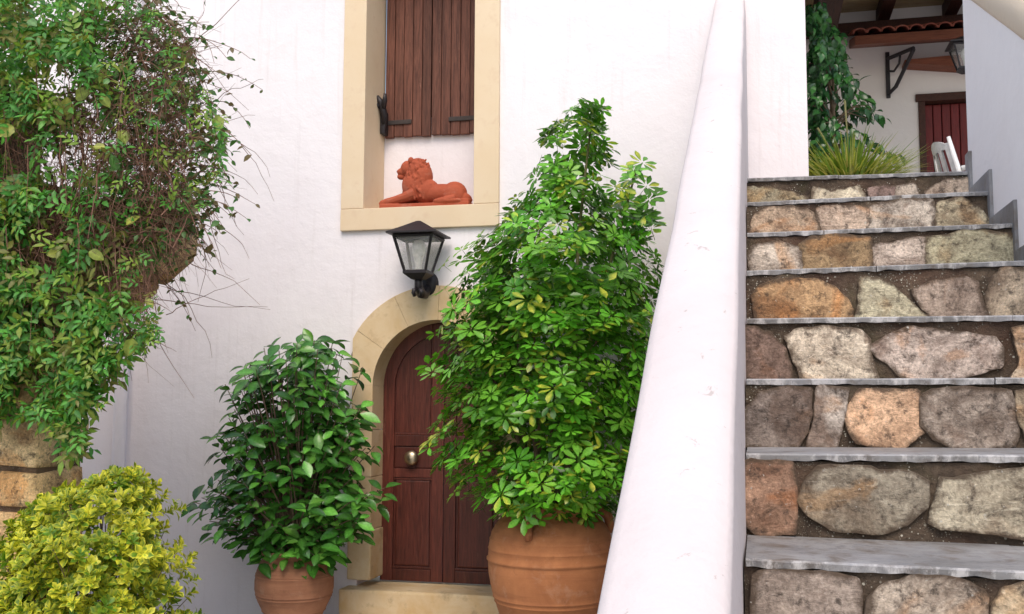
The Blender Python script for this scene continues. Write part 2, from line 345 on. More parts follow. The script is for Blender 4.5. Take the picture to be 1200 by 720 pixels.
# shutters, each of planks
SZ0, SZ1 = 3.785, 5.45
def shutter(x0, x1, npl, open_):
    s = box('shutter', x0+.02, x1-.02, YI-.012, YI+.001, SZ0+.02, SZ1-.02, M['shutter'], house, 0)
    tag(s, kind=None)
    xs = np.linspace(x0, x1, npl+1)
    for i in range(npl):
        dz = random.uniform(-.006, .006)
        box('plank', xs[i]+.002, xs[i+1]-.002, YI-.045+random.uniform(-.004, .004), YI-.0125, SZ0+dz, SZ1+dz, M['shutter'], s, .006)
    zc = SZ0+.125
    if open_ == 'L': hb = (x0-.03, x0+.235)
    else: hb = (x1-.26, x1+.02)
    box('strap_hinge', hb[0], hb[1], YI-.056, YI-.04, zc-.02, zc+.018, M['rust'], s, .005)
    return s
shutter(-2.985, -2.585, 5, 'L'); shutter(-2.579, -2.17, 5, 'R')
# wrought hook that holds the shutter open
hk = bmesh.new()
hx = -2.975
bm_tube(hk, [(hx, 7.93, 3.85), (hx+.02, 7.90, 3.95), (hx, 7.86, 4.05), (hx-.03, 7.84, 4.10)], [.022, .028, .032, .016], 8)
bm_tube(hk, [(hx+.01, 7.88, 4.0), (hx+.045, 7.83, 4.06), (hx+.05, 7.82, 4.11)], [.026, .022, .012], 8)
bm_tube(hk, [(hx, 7.87, 4.02), (hx-.05, 7.84, 4.03), (hx-.07, 7.83, 4.07)], [.026, .018, .010], 8)
bm_box(hk, hx-.02, hx+.02, 7.90, YI-.03, 3.80, 3.99, .004)
from_bm('shutter_hook', hk, M['iron'], house, True)
# door surround: jamb stones and voussoirs
def ring_stone(a0, a1, r0, r1, y0, y1, clip=None):
    p = arc(DCX, SPR, r1, a0, a1, 6); q = arc(DCX, SPR, r0, a1, a0, 6)
    if clip: p = [(max(min(x, DCX+clip), DCX-clip), z) for x, z in p]
    return prism_y('surround_stone', p+q, y0, y1, M['tan'], house, 0)
cuts = [0, 33, 62, 88, 116, 146, 180]
for a0, a1 in zip(cuts[:-1], cuts[1:]): ring_stone(a0+.12, a1-.12, RI, RO, YW-P, YD+.06, .675)
for sgn in (-1, 1):
    zs = [.62, 1.02, 1.38, SPR+.002]
    for i in range(3):
        xa, xb = sorted((DCX+sgn*RI, DCX+sgn*.675))
        box('surround_stone', xa, xb, YW-P, YD+.06, zs[i]+.002, zs[i+1]-.002, M['tan'], house, .004)
    xa, xb = sorted((DCX+sgn*(RI-.012), DCX+sgn*.685))
    box('surround_base', xa, xb, YW-P-.015, YD+.06, .245, .617, M['tanworn'], house, .015, .004)
st = box('threshold', DCX-.70, DCX+.70, YW-.16, YD+.2, -.02, .2, M['tanworn'], house, .02, .006)
box('threshold', DCX-.72, DCX+.72, YW-.36, YW-.1, GZ-.02, -.025, M['tanworn'], house, .02, .006)
# door leaves
def arch_z(x, r): d = r*r-(x-DCX)**2; return SPR+math.sqrt(max(d, 0))
DR = RI+.02
def leaf(sgn):
    xs_ = np.linspace(0, DR-.004, 14)
    poly = [(DCX+sgn*.003, .205)] + [(DCX+sgn*(DR-.004), .205)] + [(DCX+sgn*x, arch_z(DCX+sgn*x, DR)) for x in xs_[::-1]]
    poly[-1] = (DCX+sgn*.003, poly[-1][1])
    lf = prism_y('door_leaf', poly, YD+.018, YD+.05, M['door'], house)
    e = RI+.005
    def bar(x0, x1, z0, z1, y=YD-.004, nm='rail', bev=.005):
        a, b = sorted((DCX+sgn*x0, DCX+sgn*x1)); return box(nm, a, b, y, YD+.02, z0, z1, M['door'], lf, bev)
    bar(.003, .098, .207, 2.215, nm='stile')
    # outer stile follows the arch
    a = [(DCX+sgn*(e), .207), (DCX+sgn*(e), SPR)] + [(DCX+sgn*e*math.cos(R(t)), SPR+e*math.sin(R(t))) for t in range(8, 79, 7)]
    ri = e-.098
    b = [(DCX+sgn*ri*math.cos(R(t)), SPR+ri*math.sin(R(t))) for t in range(76, 0, -7)] + [(DCX+sgn*ri, SPR), (DCX+sgn*ri, .207)]
    prism_y('stile', a+b, YD-.003, YD+.02, M['door'], lf)
    for z0, z1 in ((.207, .30), (1.005, 1.075), (1.25, 1.335)): bar(.099, e-.099, z0, z1)
    bar(.099, e-.099, 1.078, 1.247, YD+.004, 'panel', .01)
    # lower raised panel, and an arched upper one
    bar(.115, e-.115, .325, .985, YD+.004, 'panel', .012)
    rp = ri-.02
    up = [(DCX+sgn*.115, 1.355), (DCX+sgn*rp, 1.355), (DCX+sgn*rp, SPR)] + [(DCX+sgn*rp*math.cos(R(t)), SPR+rp*math.sin(R(t))) for t in range(8, 70, 7)] + [(DCX+sgn*.115, SPR+math.sqrt(rp*rp-.0132))]
    prism_y('panel', up, YD+.004, YD+.02, M['door'], lf)
    bar(.098, e-.098, .302, .322, YD+.001, 'moulding', .004); bar(.098, e-.098, .985, 1.003, YD+.001, 'moulding', .004); bar(.098, e-.098, 1.337, 1.353, YD+.001, 'moulding', .004)
    return lf
lfL = leaf(-1); lfR = leaf(1)
def knob(cx, cz, parent):
    bm = bmesh.new(); prof = [(.001, -.075), (.03, -.072), (.052, -.058), (.060, -.038), (.052, -.02), (.03, -.008), (.024, .0), (.045, .002), (.05, .012)]
    rings = [[bm.verts.new((cx+r*math.cos(2*math.pi*k/24), YD-.004+y, cz+r*math.sin(2*math.pi*k/24))) for k in range(24)] for r, y in prof]
    for i in range(len(rings)-1):
        for k in range(24): bm.faces.new((rings[i][k], rings[i][(k+1) % 24], rings[i+1][(k+1) % 24], rings[i+1][k]))
    return from_bm('door_knob', bm, M['bronze'], parent, True)
knob(-2.645, 1.16, lfL)
# drainpipe
dp = bmesh.new(); bm_tube(dp, [(-5.06, YW-.075, z) for z in np.linspace(GZ, 6, 12)], .052, 16)
from_bm('drainpipe', dp, M['wall'], house, True)

# ------------------------------------------------------------------ staircase
XS, XR = -.033, .9616
D0, T, RZ = 2.241, .3916, .2
Lp = [(871,655),(872,532),(873,444),(874,373),(875,317),(875,273),(876,237),(876,209)]
Rp = [(1200,670),(1200,534),(1200,443),(1200,369),(1200,305),(1192,261.5),(1161,223.5),(1137,200)]
dk = lambda k: D0+k*T
nom = lambda k: 1.275+RZ*k
zL, zR = {}, {}
for k in range(-7, 8):
    if k >= 0:
        a = onY(*Lp[k], dk(k)); b = onY(*Rp[k], dk(k)); s = (b.z-a.z)/(b.x-a.x)
        zL[k] = a.z+s*(XS-a.x); zR[k] = a.z+s*(XR-a.x)
    else: zL[k] = zR[k] = nom(k)
def zt(k, x): return zL[k]+(zR[k]-zL[k])*(x-XS)/(XR-XS)
TH = .017
stair = empty('staircase', (.46, 2.2, GZ), 'stone staircase of irregular rubble risers and worn grey slate treads', 'staircase')
joints = {0: [.60], 1: [.72], 2: [.66], 3: [.80], 4: [.45], 5: [.3, .74], 6: [.52], 7: [.42]}
risers = {}
for k in range(-7, 8):
    yb = dk(k)+.016
    ye = 13.0 if k == 7 else dk(k+1)+.2
    # core of the step, its face the mortar between the stones
    bm = bmesh.new(); n = 40; mz = 6
    zb = (lambda x, k=k: (zt(k-1, x)-.03) if k > -7 else GZ-.05)
    grid = []
    for i in range(n+1):
        x = XS+(XR-XS)*i/n; col_ = []
        for j in range(mz+1):
            z = zb(x)+(zt(k, x)-TH-.002-zb(x))*j/mz
            col_.append(bm.verts.new((x, yb+.010*noise.noise((x*9, z*9, k*3.1)), z)))
        grid.append(col_)
    for i in range(n):
        for j in range(mz): bm.faces.new((grid[i][j], grid[i+1][j], grid[i+1][j+1], grid[i][j+1]))
    top = [bm.verts.new((XS+(XR-XS)*i/n, ye, zt(k, XS+(XR-XS)*i/n)-TH-.002)) for i in range(n+1)]
    for i in range(n): bm.faces.new((grid[i][mz], grid[i+1][mz], top[i+1], top[i]))
    risers[k] = from_bm('riser', bm, M['mortar'], stair)
    # slate slabs
    xs_ = [XS+.002] + [XS+(XR-XS)*j for j in joints.get(k, [random.uniform(.3, .7)])] + [XR-.002]
    for a, b in zip(xs_[:-1], xs_[1:]):
        bm = bmesh.new(); nn = 40; sh = random.uniform(-.004, .004); ov = random.uniform(-.006, .006)
        ring = []
        yend = (dk(k+1)+.1) if k < 7 else dk(k)+.36
        for i in range(nn+1):
            x = a+.0015+(b-a-.003)*i/nn; zz = zt(k, x)+sh*.3
            j1 = .008*noise.noise((x*9, k*5., 1))+.005*noise.noise((x*37, k*5., 2)); j2 = .006*noise.noise((x*23, k*5., 7))
            ring.append([bm.verts.new(c) for c in ((x, dk(k)+ov+j1, zz-.004), (x, dk(k)+ov+.006+j1, zz), (x, yend, zz), (x, yend, zz-TH), (x, dk(k)+ov+.004+j1, zz-TH+j2))])
        for i in range(nn):
            for j in range(5): bm.faces.new((ring[i][j], ring[i+1][j], ring[i+1][(j+1) % 5], ring[i][(j+1) % 5]))
        bm.faces.new(ring[0][::-1]); bm.faces.new(ring[-1])
        from_bm('tread_slab', bm, M['slate'], stair)
A = lambda x, y: (860+x/5.141, 190+y/5.141)
B = lambda x, y: (1030+x/5.141, 190+y/5.141)
Cc = lambda x, y: (860+x/5.141, 320+y/5.141)
D = lambda x, y: (1030+x/5.141, 320+y/5.141)
E_ = lambda x, y: (850+x/4.8, 450+y/4.8)
F = lambda x, y: (1030+x/4.8, 450+y/4.8)
I = lambda x, y: (x, y)
def T_(fn, *p): return [fn(p[i], p[i+1]) for i in range(0, len(p), 2)]
# outline of each stone in its riser, and its colour
stones = {
 7: [(T_(A,80,130,230,135,420,160,455,185,430,230,80,245), (.30,.29,.22)), (T_(A,490,125,560,135,600,145,740,122,775,160,785,200,650,215,460,232), (.48,.45,.37)),
     (T_(I,1019,215,1036,213,1048,214,1049,226,1022,231), (.24,.18,.17)), (T_(B,108,120,210,110,250,180,105,190), (.46,.42,.38)), (T_(B,285,130,400,100,545,85,545,165,290,180), (.44,.37,.31))],
 6: [(T_(A,95,425,105,360,140,300,215,272,340,268,420,275,490,300,510,370,500,415,300,430), (.36,.29,.23)), (T_(A,505,265,640,262,800,262,790,330,790,395,640,410,525,420,520,330), (.41,.34,.29)),
     (T_(I,1019.5,239,1030,237,1060,234,1088,232,1092,242.5,1087,263,1017,268), (.42,.39,.36)), (T_(B,360,235,490,210,560,240,640,290,620,365,340,378), (.44,.40,.30))],
 5: [(T_(A,105,540,120,490,270,475,380,500,392,560,380,640,115,650), (.43,.40,.37)), (T_(A,405,485,480,450,640,440,815,450,815,600,800,630,540,640,405,650), (.27,.20,.12)),
     (T_(I,1024,283,1046,283,1065,277.5,1080.5,277.5,1081,306,1076,309,1030,313,1025,314), (.43,.38,.35)), (T_(B,295,440,420,430,560,405,800,420,800,590,300,610), (.36,.35,.26))],
 4: [(T_(Cc,130,110,170,70,300,38,470,42,580,70,650,120,690,170,700,230,680,262,160,265,140,180), (.42,.29,.17)), (T_(I,1009,326,1030,327,1045.5,335.5,1061,347,1096,369.5,1030,370,1003,371.5,1010,349), (.42,.41,.32)),
     (T_(D,215,80,350,45,500,30,575,45,590,120,635,200,620,245,350,250,310,190,250,150), (.30,.25,.22)), (T_(D,655,110,690,30,740,-20,960,-25,960,245,655,250), (.40,.34,.27))],
 3: [(T_(Cc,75,330,150,340,220,380,280,450,325,530,335,620,75,630), (.20,.145,.125)), (T_(Cc,325,385,400,340,560,335,740,350,795,400,790,450,820,540,850,600,730,628,430,620,380,510), (.50,.46,.40)),
     (T_(D,-45,440,30,395,180,335,300,355,480,365,670,380,715,440,715,540,560,580,330,620,200,620,130,580,90,530,0,490), (.42,.37,.35)), (T_(D,800,350,874,325,960,330,960,620,780,620,800,570,850,510), (.40,.33,.26))],
 2: [(T_(E_,140,150,220,60,330,35,465,40,460,180,430,270,395,350,105,355,110,240), (.21,.185,.175)), (T_(E_,525,25,680,45,660,120,635,200,630,345,465,355,515,230), (.37,.345,.33)),
     (T_(I,997,481,1010.5,459,1030,460.5,1072,459.5,1075,487.5,1077,506,1067.5,512.5,1055,521,1030,521,1008,519,997,504), (.58,.41,.29)),
     (T_(F,255,80,330,40,500,35,710,45,730,150,755,280,720,350,600,365,450,350,330,310,260,230), (.31,.275,.25)), (T_(F,775,70,820,50,900,60,900,340,850,340,800,200), (.34,.29,.22))],
 1: [(T_(I,872,543.7,900,544,927,545.8,928.7,579,928,601,930,622,892,625.7,872,612), (.29,.19,.14)),
     (T_(I,939.6,585.4,954,558,966.7,547,1000,550,1030,554,1061,554,1081,563.5,1081,583,1078,593.6,1055,613,1026,622,980,617,949,603), (.27,.255,.215)),
     (T_(I,1107,563,1125,562,1160,557,1200,550,1222,550,1222,628,1190,625,1165,620,1150,617,1110,617,1093,612,1100,590), (.42,.40,.33))],
 0: [(T_(I,887.6,683,898,675,933,677,970,678,999,681,1001,720,1000,765,890,768), (.28,.245,.225)), (T_(I,1024,706,1037,695,1061,687,1072,681,1113,681,1140,693,1149,704,1148,760,1090,775,1020,765), (.38,.34,.30)),
     (T_(I,1170,714,1181,697,1200,689,1240,690,1240,765,1165,765), (.44,.41,.33))],
}
tb = {7: (211.5,204,1137,237,223,1161), 6: (241,227,1161,272.7,261,1190), 5: (277,265.5,1190,316.5,305,1200), 4: (322,310,1200,372,368.6,1200), 3: (378.5,374,1200,442.6,441.6,1200), 2: (451,448,1200,526,528,1200), 1: (538,540,1200,629.6,640,1200), 0: (666,675,1200,800,806,1200)}
def stone_mesh(name, pts, parent, colr, mat, proud=.016, axis='y', base=0., seed=0, inset=.35):
    """pts: outline (u, v) on a wall face; a proud stone with an uneven face. axis y: face looks to -y at y=base; axis x: face looks to +x at x=base"""
    dense = []
    ctr = sum((Vector(p) for p in pts), Vector((0, 0)))/len(pts); pts = [Vector(p) for p in pts]
    if axis == 'y':
        pts = [p+(p-ctr).normalized()*.017 for p in pts]
        pts = [q for i in range(len(pts)) for q in (pts[i].lerp(pts[(i+1) % len(pts)], .08), pts[i].lerp(pts[(i+1) % len(pts)], .92))]
    for i in range(len(pts)):
        a, b = Vector(pts[i]), Vector(pts[(i+1) % len(pts)]); nseg = max(1, int((b-a).length/.016))
        for s in range(nseg):
            p = a.lerp(b, s/nseg); p += Vector((noise.noise((p.x*26, p.y*26, seed)), noise.noise((p.x*26, p.y*26, seed+9))))*.006 + Vector((noise.noise((p.x*90, p.y*90, seed)), noise.noise((p.x*90, p.y*90, seed+9))))*.003
            dense.append(p)
    c = sum(dense, Vector((0, 0)))/len(dense); bm = bmesh.new()
    def P3(p, d):
        return (p.x, base-d, p.y) if axis == 'y' else (base+d, p.x, p.y)
    rings = []
    for fct, d in ((1.0, -.02), (1.0, proud*.7), (.985, proud*.97), (.90, proud), (.72, proud), (.40, proud)):
        ring = []
        for p in dense:
            q = c+(p-c)*fct; hh = d
            if d > 0: hh += .007*noise.noise((q.x*11, q.y*11, seed*3.3)) + .003*noise.noise((q.x*40, q.y*40, seed))
            ring.append(bm.verts.new(P3(q, hh)))
        rings.append(ring)
    n = len(dense)
    for i in range(len(rings)-1):
        for j in range(n): bm.faces.new((rings[i][j], rings[i][(j+1) % n], rings[i+1][(j+1) % n], rings[i+1][j]))
    cv = bm.verts.new(P3(c, proud+.004))
    for j in range(n): bm.faces.new((rings[-1][j], rings[-1][(j+1) % n], cv))
    o = from_bm(name, bm, mat, parent, False); o.color = (colr[0]*1.22, colr[1]*1.17, colr[2]*1.09, 1)
    ed = o.data.attributes.new('edge', 'FLOAT', 'POINT'); vals = [w_ for w_ in (1., 1., 1., .8, .35, .0) for _ in range(n)]+[0.]
    if len(vals) == len(o.data.vertices): ed.data.foreach_set('value', vals)
    return o
sd_ = 1
for k, lst in stones.items():
    t0, t1, tx, b0, b1, bx = tb[k]; yb = dk(k)+.016
    for pts, colr in lst:
        out = []
        for px, py in pts:
            x = onY(px, py, yb).x
            yt = t0+(t1-t0)*(px-873)/(tx-873); ybm = b0+(b1-b0)*(px-873)/(bx-873)
            v = min(max((py-yt)/(ybm-yt), .05), .985)
            z1 = zt(k, x)-TH; z0 = zt(k-1, x)
            out.append((min(max(x, XS+.006), XR-.014), z1+(z0-z1)*v))
        stone_mesh('riser_stone', out, risers[k], colr, M['stone'], .015, 'y', yb, sd_); sd_ += 1
for k in range(-7, 0):          # lower flight, below the picture
    x = XS+.02
    while x < XR-.12:
        wd = min(random.uniform(.16, .34), XR-.03-x); z0, z1 = (nom(k-1) if k > -7 else GZ)+.015, nom(k)-TH-.012
        c = random.choice([(.30,.26,.23), (.42,.38,.33), (.30,.22,.15), (.36,.33,.27)])
        stone_mesh('riser_stone', [(x, z0+random.uniform(0, .02)), (x+wd, z0), (x+wd-random.uniform(0, .03), z1-random.uniform(0, .03)), (x+random.uniform(0, .03), z1)], risers[k], c, M['stone'], .014, 'y', dk(k)+.016, sd_); sd_ += 1
        x += wd+.03
# slate skirting along the wall on the right
for k in range(-7, 8):
    z0, z1 = zR[k]-RZ+.004, zR[k]+.085
    y1 = dk(k+1)-.032 if k < 7 else dk(k)+.06
    box('skirting_slab', XR-.013, XR+.004, dk(k)-.030, y1, z0, z1, M['slate2'], stair, .003)
tag(box('terrace', .39, 9, dk(7)+.365, 13, GZ-.1, zR[7]-.03, M['ground'], None, 0), kind='structure')

# ------------------------------------------------------------------ parapets of the stairs
XC0, XC1 = -.256, -.044
cp = [(.35, .561), (7.62, 4.617)]
par = empty('stair_parapet', (-.15, 4, GZ), 'white plastered sloping parapet with rounded top along the stair', 'parapet')
ys = [p[0] for p in cp]; zs_ = [p[1] for p in cp]
bm = bmesh.new(); rings = []
nseg = 90
for i in range(nseg+1):
    y = ys[0]+(ys[-1]-ys[0])*i/nseg; z = float(np.interp(y, ys, zs_))
    z += .004*noise.noise((y*2.2, 0, 3)); xl = XC0+.006*noise.noise((y*1.7, 4, 0)); xr_ = XC1+.004*noise.noise((y*2.1, 9, 0))
    rr = .026
    prof = [(xl, GZ-.1), (xl, z-rr*1.6), (xl+rr*.25, z-rr*.8), (xl+rr*.9, z-rr*.32), (xl+rr*2.4, z+.006), ((xl+xr_)/2, z+.018), (xr_-rr*1.6, z+.009), (xr_-rr*.45, z-rr*.12), (xr_-.002, z-rr*.55), (xr_, z-rr*1.2), (xr_+.009, z-.16), (xr_+.011, GZ-.1)]
    rings.append([bm.verts.new((px, y, pz)) for px, pz in prof])
for i in range(nseg):
    for j in range(len(rings[0])-1): bm.faces.new((rings[i][j], rings[i+1][j], rings[i+1][j+1], rings[i][j+1]))
bm.faces.new(rings[0]); bm.faces.new(rings[-1][::-1])
from_bm('parapet_wall', bm, M['parapet'], par, True)

P1 = onX(1200, 45, XR); P2 = onX(1140, 0, XR); sl = (P2.z-P1.z)/(P2.y-P1.y)
zc = lambda y: P1.z+sl*(y-P1.y)
rw = empty('stair_wall', (1.15, 3, GZ), 'white stair wall with cream sloping coping and zigzag slate skirting', 'wall')
YE = dk(7)+.05
prism_x('wall_body', [(-.4, GZ-.1), (YE, GZ-.1), (YE, zc(YE)), (-.4, max(zc(-.4), .9))], XR, XR+.24, M['rwall'], rw)
bm = bmesh.new(); rings = []
for i in range(41):
    y = -.4+(YE+.4)*i/40; z = max(zc(y), .9)+.003*noise.noise((y*3, 1, 1))
    prof = [(XR-.004, z-.004), (XR-.016, z+.02), (XR-.02, z+.08), (XR-.012, z+.14), (XR+.03, z+.175), (XR+.12, z+.19), (XR+.22, z+.17), (XR+.26, z+.1), (XR+.25, z-.004)]
    rings.append([bm.verts.new((a, y, b)) for a, b in prof])
for i in range(40):
    for j in range(9): bm.faces.new((rings[i][j], rings[i+1][j], rings[i+1][(j+1) % 9], rings[i][(j+1) % 9]))
bm.faces.new(rings[0]); bm.faces.new(rings[-1][::-1])
from_bm('coping', bm, M['cream'], rw, True)
# ------------------------------------------------------------------ terrace behind the stairs
FZ = zR[7]-.03
YB = 11.0
tw = empty('terrace_wall', (2, YB, FZ), 'shaded cream terrace wall behind the stairs with a dark red plank door', 'wall')
dx0, dx1, dtop = 1.65, 2.62, 4.72
slab_holes('wall', [(.384, FZ-.4), (9, FZ-.4), (9, 6.4), (.384, 6.4)], [[(dx0, FZ-.2), (dx1, FZ-.2), (dx1, dtop), (dx0, dtop)]], YB, YB+.3, M['terwall'], tw)
dr = box('door', dx0+.05, dx1-.05, YB+.13, YB+.16, FZ, dtop-.06, M['reddoor'], tw, 0)
xs_ = np.linspace(dx0+.06, dx1-.06, 11)
for i in range(10): box('plank', xs_[i]+.004, xs_[i+1]-.004, YB+.09, YB+.128, FZ+.01, dtop-.07, M['reddoor'], dr, .008)
box('door_frame', dx0-.005, dx0+.058, YB-.02, YB+.18, FZ, dtop-.06, M['beam'], tw, .005)
box('door_frame', dx1-.058, dx1+.005, YB-.02, YB+.18, FZ, dtop-.06, M['beam'], tw, .005)
box('door_frame', dx0-.03, dx1+.03, YB-.025, YB+.18, dtop-.058, dtop+.02, M['beam'], tw, .005)
tr_ = empty('terrace_roof', (3, 9.4, 5.4), 'terrace ceiling of pale boards carried on dark wooden beams', 'roof')
for i in range(18):
    y0 = YW+.5+i*(YB-YW-.5)/18
    box('ceiling_board', .39, 3.0, y0+.003, y0+(YB-YW-.5)/18-.003, 5.66, 5.69, M['board'], tr_, .004)
for x0, zb in ((.62, 5.32), (1.26, 5.50), (1.9, 5.50), (2.6, 5.50)):
    box('beam', x0, x0+(.22 if x0 < 1 else .12), YW+.46, YB-.002, zb, 5.655, M['beam'], tr_, .01)
box('beam', .39, 3.0, YB-.16, YB-.004, 5.40, 5.497, M['beam'], tr_, .01)
# little tiled canopy over the door
cn = empty('door_canopy', (1.7, YB, 5.1), 'small tiled wooden canopy over the terrace door on an iron bracket', 'canopy')
cx0 = .99
prism_x('canopy_board', [(YB-.002, 5.27), (YB-.62, 5.10), (YB-.62, 5.19), (YB-.002, 5.36)], cx0, 3.2, M['awood'], cn, .004)
for r in range(2):
    for i in range(17):
        xa = cx0-.02+i*.13; bm = bmesh.new(); n = 8
        y0, z0, y1, z1 = (YB-.66, 5.20, YB-.32, 5.30) if r == 0 else (YB-.36, 5.30, YB-.02, 5.40)
        ra = [[bm.verts.new((xa+.065+rad*math.cos(math.pi*k/n), yy, zz+rad*.8*math.sin(math.pi*k/n))) for k in range(n+1)] for yy, zz, rad in ((y0, z0, .068), (y1, z1, .056))]
        rb = [[bm.verts.new((xa+.065+rad*math.cos(math.pi*k/n), yy, zz+rad*.8*math.sin(math.pi*k/n))) for k in range(n+1)] for yy, zz, rad in ((y0, z0, .054), (y1, z1, .042))]
        for k in range(n):
            bm.faces.new((ra[0][k], ra[0][k+1], ra[1][k+1], ra[1][k])); bm.faces.new((rb[0][k], rb[1][k], rb[1][k+1], rb[0][k+1])); bm.faces.new((ra[0][k], rb[0][k], rb[0][k+1], ra[0][k+1]))
        from_bm('roof_tile', bm, M['tile'], cn)
bk = bmesh.new(); bx_ = 1.36
bm_box(bk, bx_-.02, bx_+.02, YB-.03, YB-.003, 4.72, 5.20, .003); bm_tube(bk, [(bx_, YB-.02, 5.13), (bx_+.2, YB-.40, 5.10)], .02, 6)
bm_tube(bk, [(bx_, YB-.02, 4.76), (bx_+.06, YB-.13, 4.80), (bx_+.15, YB-.30, 4.98), (bx_+.2, YB-.40, 5.09)], .02, 6)
bm_tube(bk, [(bx_, YB-.02, 5.0), (bx_+.05, YB-.10, 4.97), (bx_+.09, YB-.19, 5.02), (bx_+.10, YB-.20, 5.10)], .012, 6)
from_bm('bracket', bk, M['iron'], cn)

# lantern builder
def lantern(name, cx, cy, ztop, s, label, wall_y=None, group=None, hang=None):
    """four sided tapering lantern, ztop = tip of its roof; s = scale"""
    L = empty(name, (cx, cy, ztop), label, 'lantern', group)
    rot = R(0)
    def Q(x, y, z): return Vector((cx+s*(x*math.cos(rot)-y*math.sin(rot)), cy+s*(x*math.sin(rot)+y*math.cos(rot)), ztop+s*z))
    def quadring(bm, spec, close=True):
        rs = [[bm.verts.new(Q(sx*h, sy*h, z)) for sx, sy in ((-1,-1),(1,-1),(1,1),(-1,1))] for h, z in spec]
        for i in range(len(rs)-1):
            for j in range(4): bm.faces.new((rs[i][j], rs[i][(j+1) % 4], rs[i+1][(j+1) % 4], rs[i+1][j]))
        bm.faces.new(rs[0][::-1]); bm.faces.new(rs[-1])
    bm = bmesh.new(); quadring(bm, [(.165, -.122), (.198, -.118), (.198, -.106), (.10, -.052), (.02, -.004), (.006, 0)]); from_bm('lantern_roof', bm, M['iron'], L)
    ht, hb, zt_, zb_ = .152, .082, -.125, -.40
    fr = bmesh.new()
    for sx, sy in ((-1,-1),(1,-1),(1,1),(-1,1)):
        a, b = Q(sx*ht, sy*ht, zt_), Q(sx*hb, sy*hb, zb_)
        bm_tube(fr, [a, b], .0125*s, 4)
    for h, z in ((ht, zt_-.008), (hb, zb_)):
        c = [Q(sx*h, sy*h, z) for sx, sy in ((-1,-1),(1,-1),(1,1),(-1,1))]
        for i in range(4): bm_tube(fr, [c[i], c[(i+1) % 4]], .013*s, 4)
    from_bm('lantern_frame', fr, M['iron'], L)
    cs = ((-1,-1),(1,-1),(1,1),(-1,1))
    for i in range(4):
        bm = bmesh.new(); a, b = cs[i], cs[(i+1) % 4]; k = .985
        q = [Q(a[0]*ht*k, a[1]*ht*k, zt_), Q(b[0]*ht*k, b[1]*ht*k, zt_), Q(b[0]*hb*k, b[1]*hb*k, zb_), Q(a[0]*hb*k, a[1]*hb*k, zb_)]
        nn = (q[1]-q[0]).cross(q[3]-q[0]).normalized()*.002
        va = [bm.verts.new(v) for v in q]; vb = [bm.verts.new(v+nn) for v in q]
        bm.faces.new(va); bm.faces.new(vb[::-1])
        for j in range(4): bm.faces.new((va[j], va[(j+1) % 4], vb[(j+1) % 4], vb[j]))
        from_bm('pane', bm, M['glass'], L)
    bm = bmesh.new(); quadring(bm, [(.094, zb_+.004), (.094, zb_-.014), (.075, zb_-.03), (.045, zb_-.055), (.02, zb_-.06)]); from_bm('lantern_base', bm, M['iron'], L)
    c = Q(0, 0, 0)
    lathe('bulb', [(.001, ztop-s*.15), (s*.034, ztop-s*.155), (s*.056, ztop-s*.20), (s*.052, ztop-s*.25), (s*.036, ztop-s*.30), (s*.03, ztop-s*.33), (s*.026, ztop-s*.39)], c.x, c.y, M['bulb'], L, 20)
    if wall_y:
        a = bmesh.new(); zz = ztop+s*(zb_-.06)
        bm_tube(a, [(cx, cy, zz+.02*s), (cx, cy+.01, zz-.05*s), (cx+.005, cy+.06, zz-.10*s), (cx+.01, cy+.13, zz-.10*s), (cx+.012, wall_y-.02, zz-.03*s)], [.028*s, .034*s, .038*s, .034*s, .03*s], 10)
        for t in (0, 2.1, 4.2): bm_tube(a, [(cx+.03*math.cos(t)*s, cy-.03+.02*math.sin(t), zz-.07*s), (cx+.045*math.cos(t)*s, cy-.045, zz-.10*s), (cx+.03*math.cos(t)*s, cy-.03, zz-.125*s)], .016*s, 6)
        from_bm('arm', a, M['iron'], L, True)
        pr = [(.001, -.05), (.04, -.048), (.075, -.034), (.088, -.012), (.09, .002)]
        bm = bmesh.new(); rings = [[bm.verts.new((cx+.012+r*.85*s*math.cos(2*math.pi*k/24), wall_y+y, zz-.01*s+r*s*1.15*math.sin(2*math.pi*k/24))) for k in range(24)] for r, y in pr]
        for i in range(len(rings)-1):
            for k in range(24): bm.faces.new((rings[i][k], rings[i][(k+1) % 24], rings[i+1][(k+1) % 24], rings[i+1][k]))
        from_bm('wall_mount', bm, M['iron'], L, True)
    if hang:
        tube('chain', [(cx, cy, ztop-.01), (cx, cy, hang)], .012, M['iron'], L, 6)
    return L
lt = onY(491, 259, YW-.24)
lantern('wall_lantern', lt.x, YW-.24, lt.z, .98, 'black wall lantern with a bare bulb above the arched door', YW)
l2 = onY(1131, 42, 9.5)
ln2 = lantern('hanging_lantern', l2.x, 9.5, l2.z, .74, 'dark lantern hanging under the terrace ceiling by the red door', None, None, 5.66)
# tapering wooden shelf on the terrace wall behind the lantern
wa = onY(1060, 73, YB-.2)
wd_ = prism_y('wooden_shelf', [(wa.x, wa.z+.02), (wa.x+1.4, wa.z+.06), (wa.x+1.4, wa.z-.26), (wa.x+.62, wa.z-.10), (wa.x, wa.z-.015)], YB-.22, YB-.003, M['awood'], None, .004)
tag(wd_, 'thin tapering wooden shelf board jutting from the terrace wall behind the lantern', 'shelf')

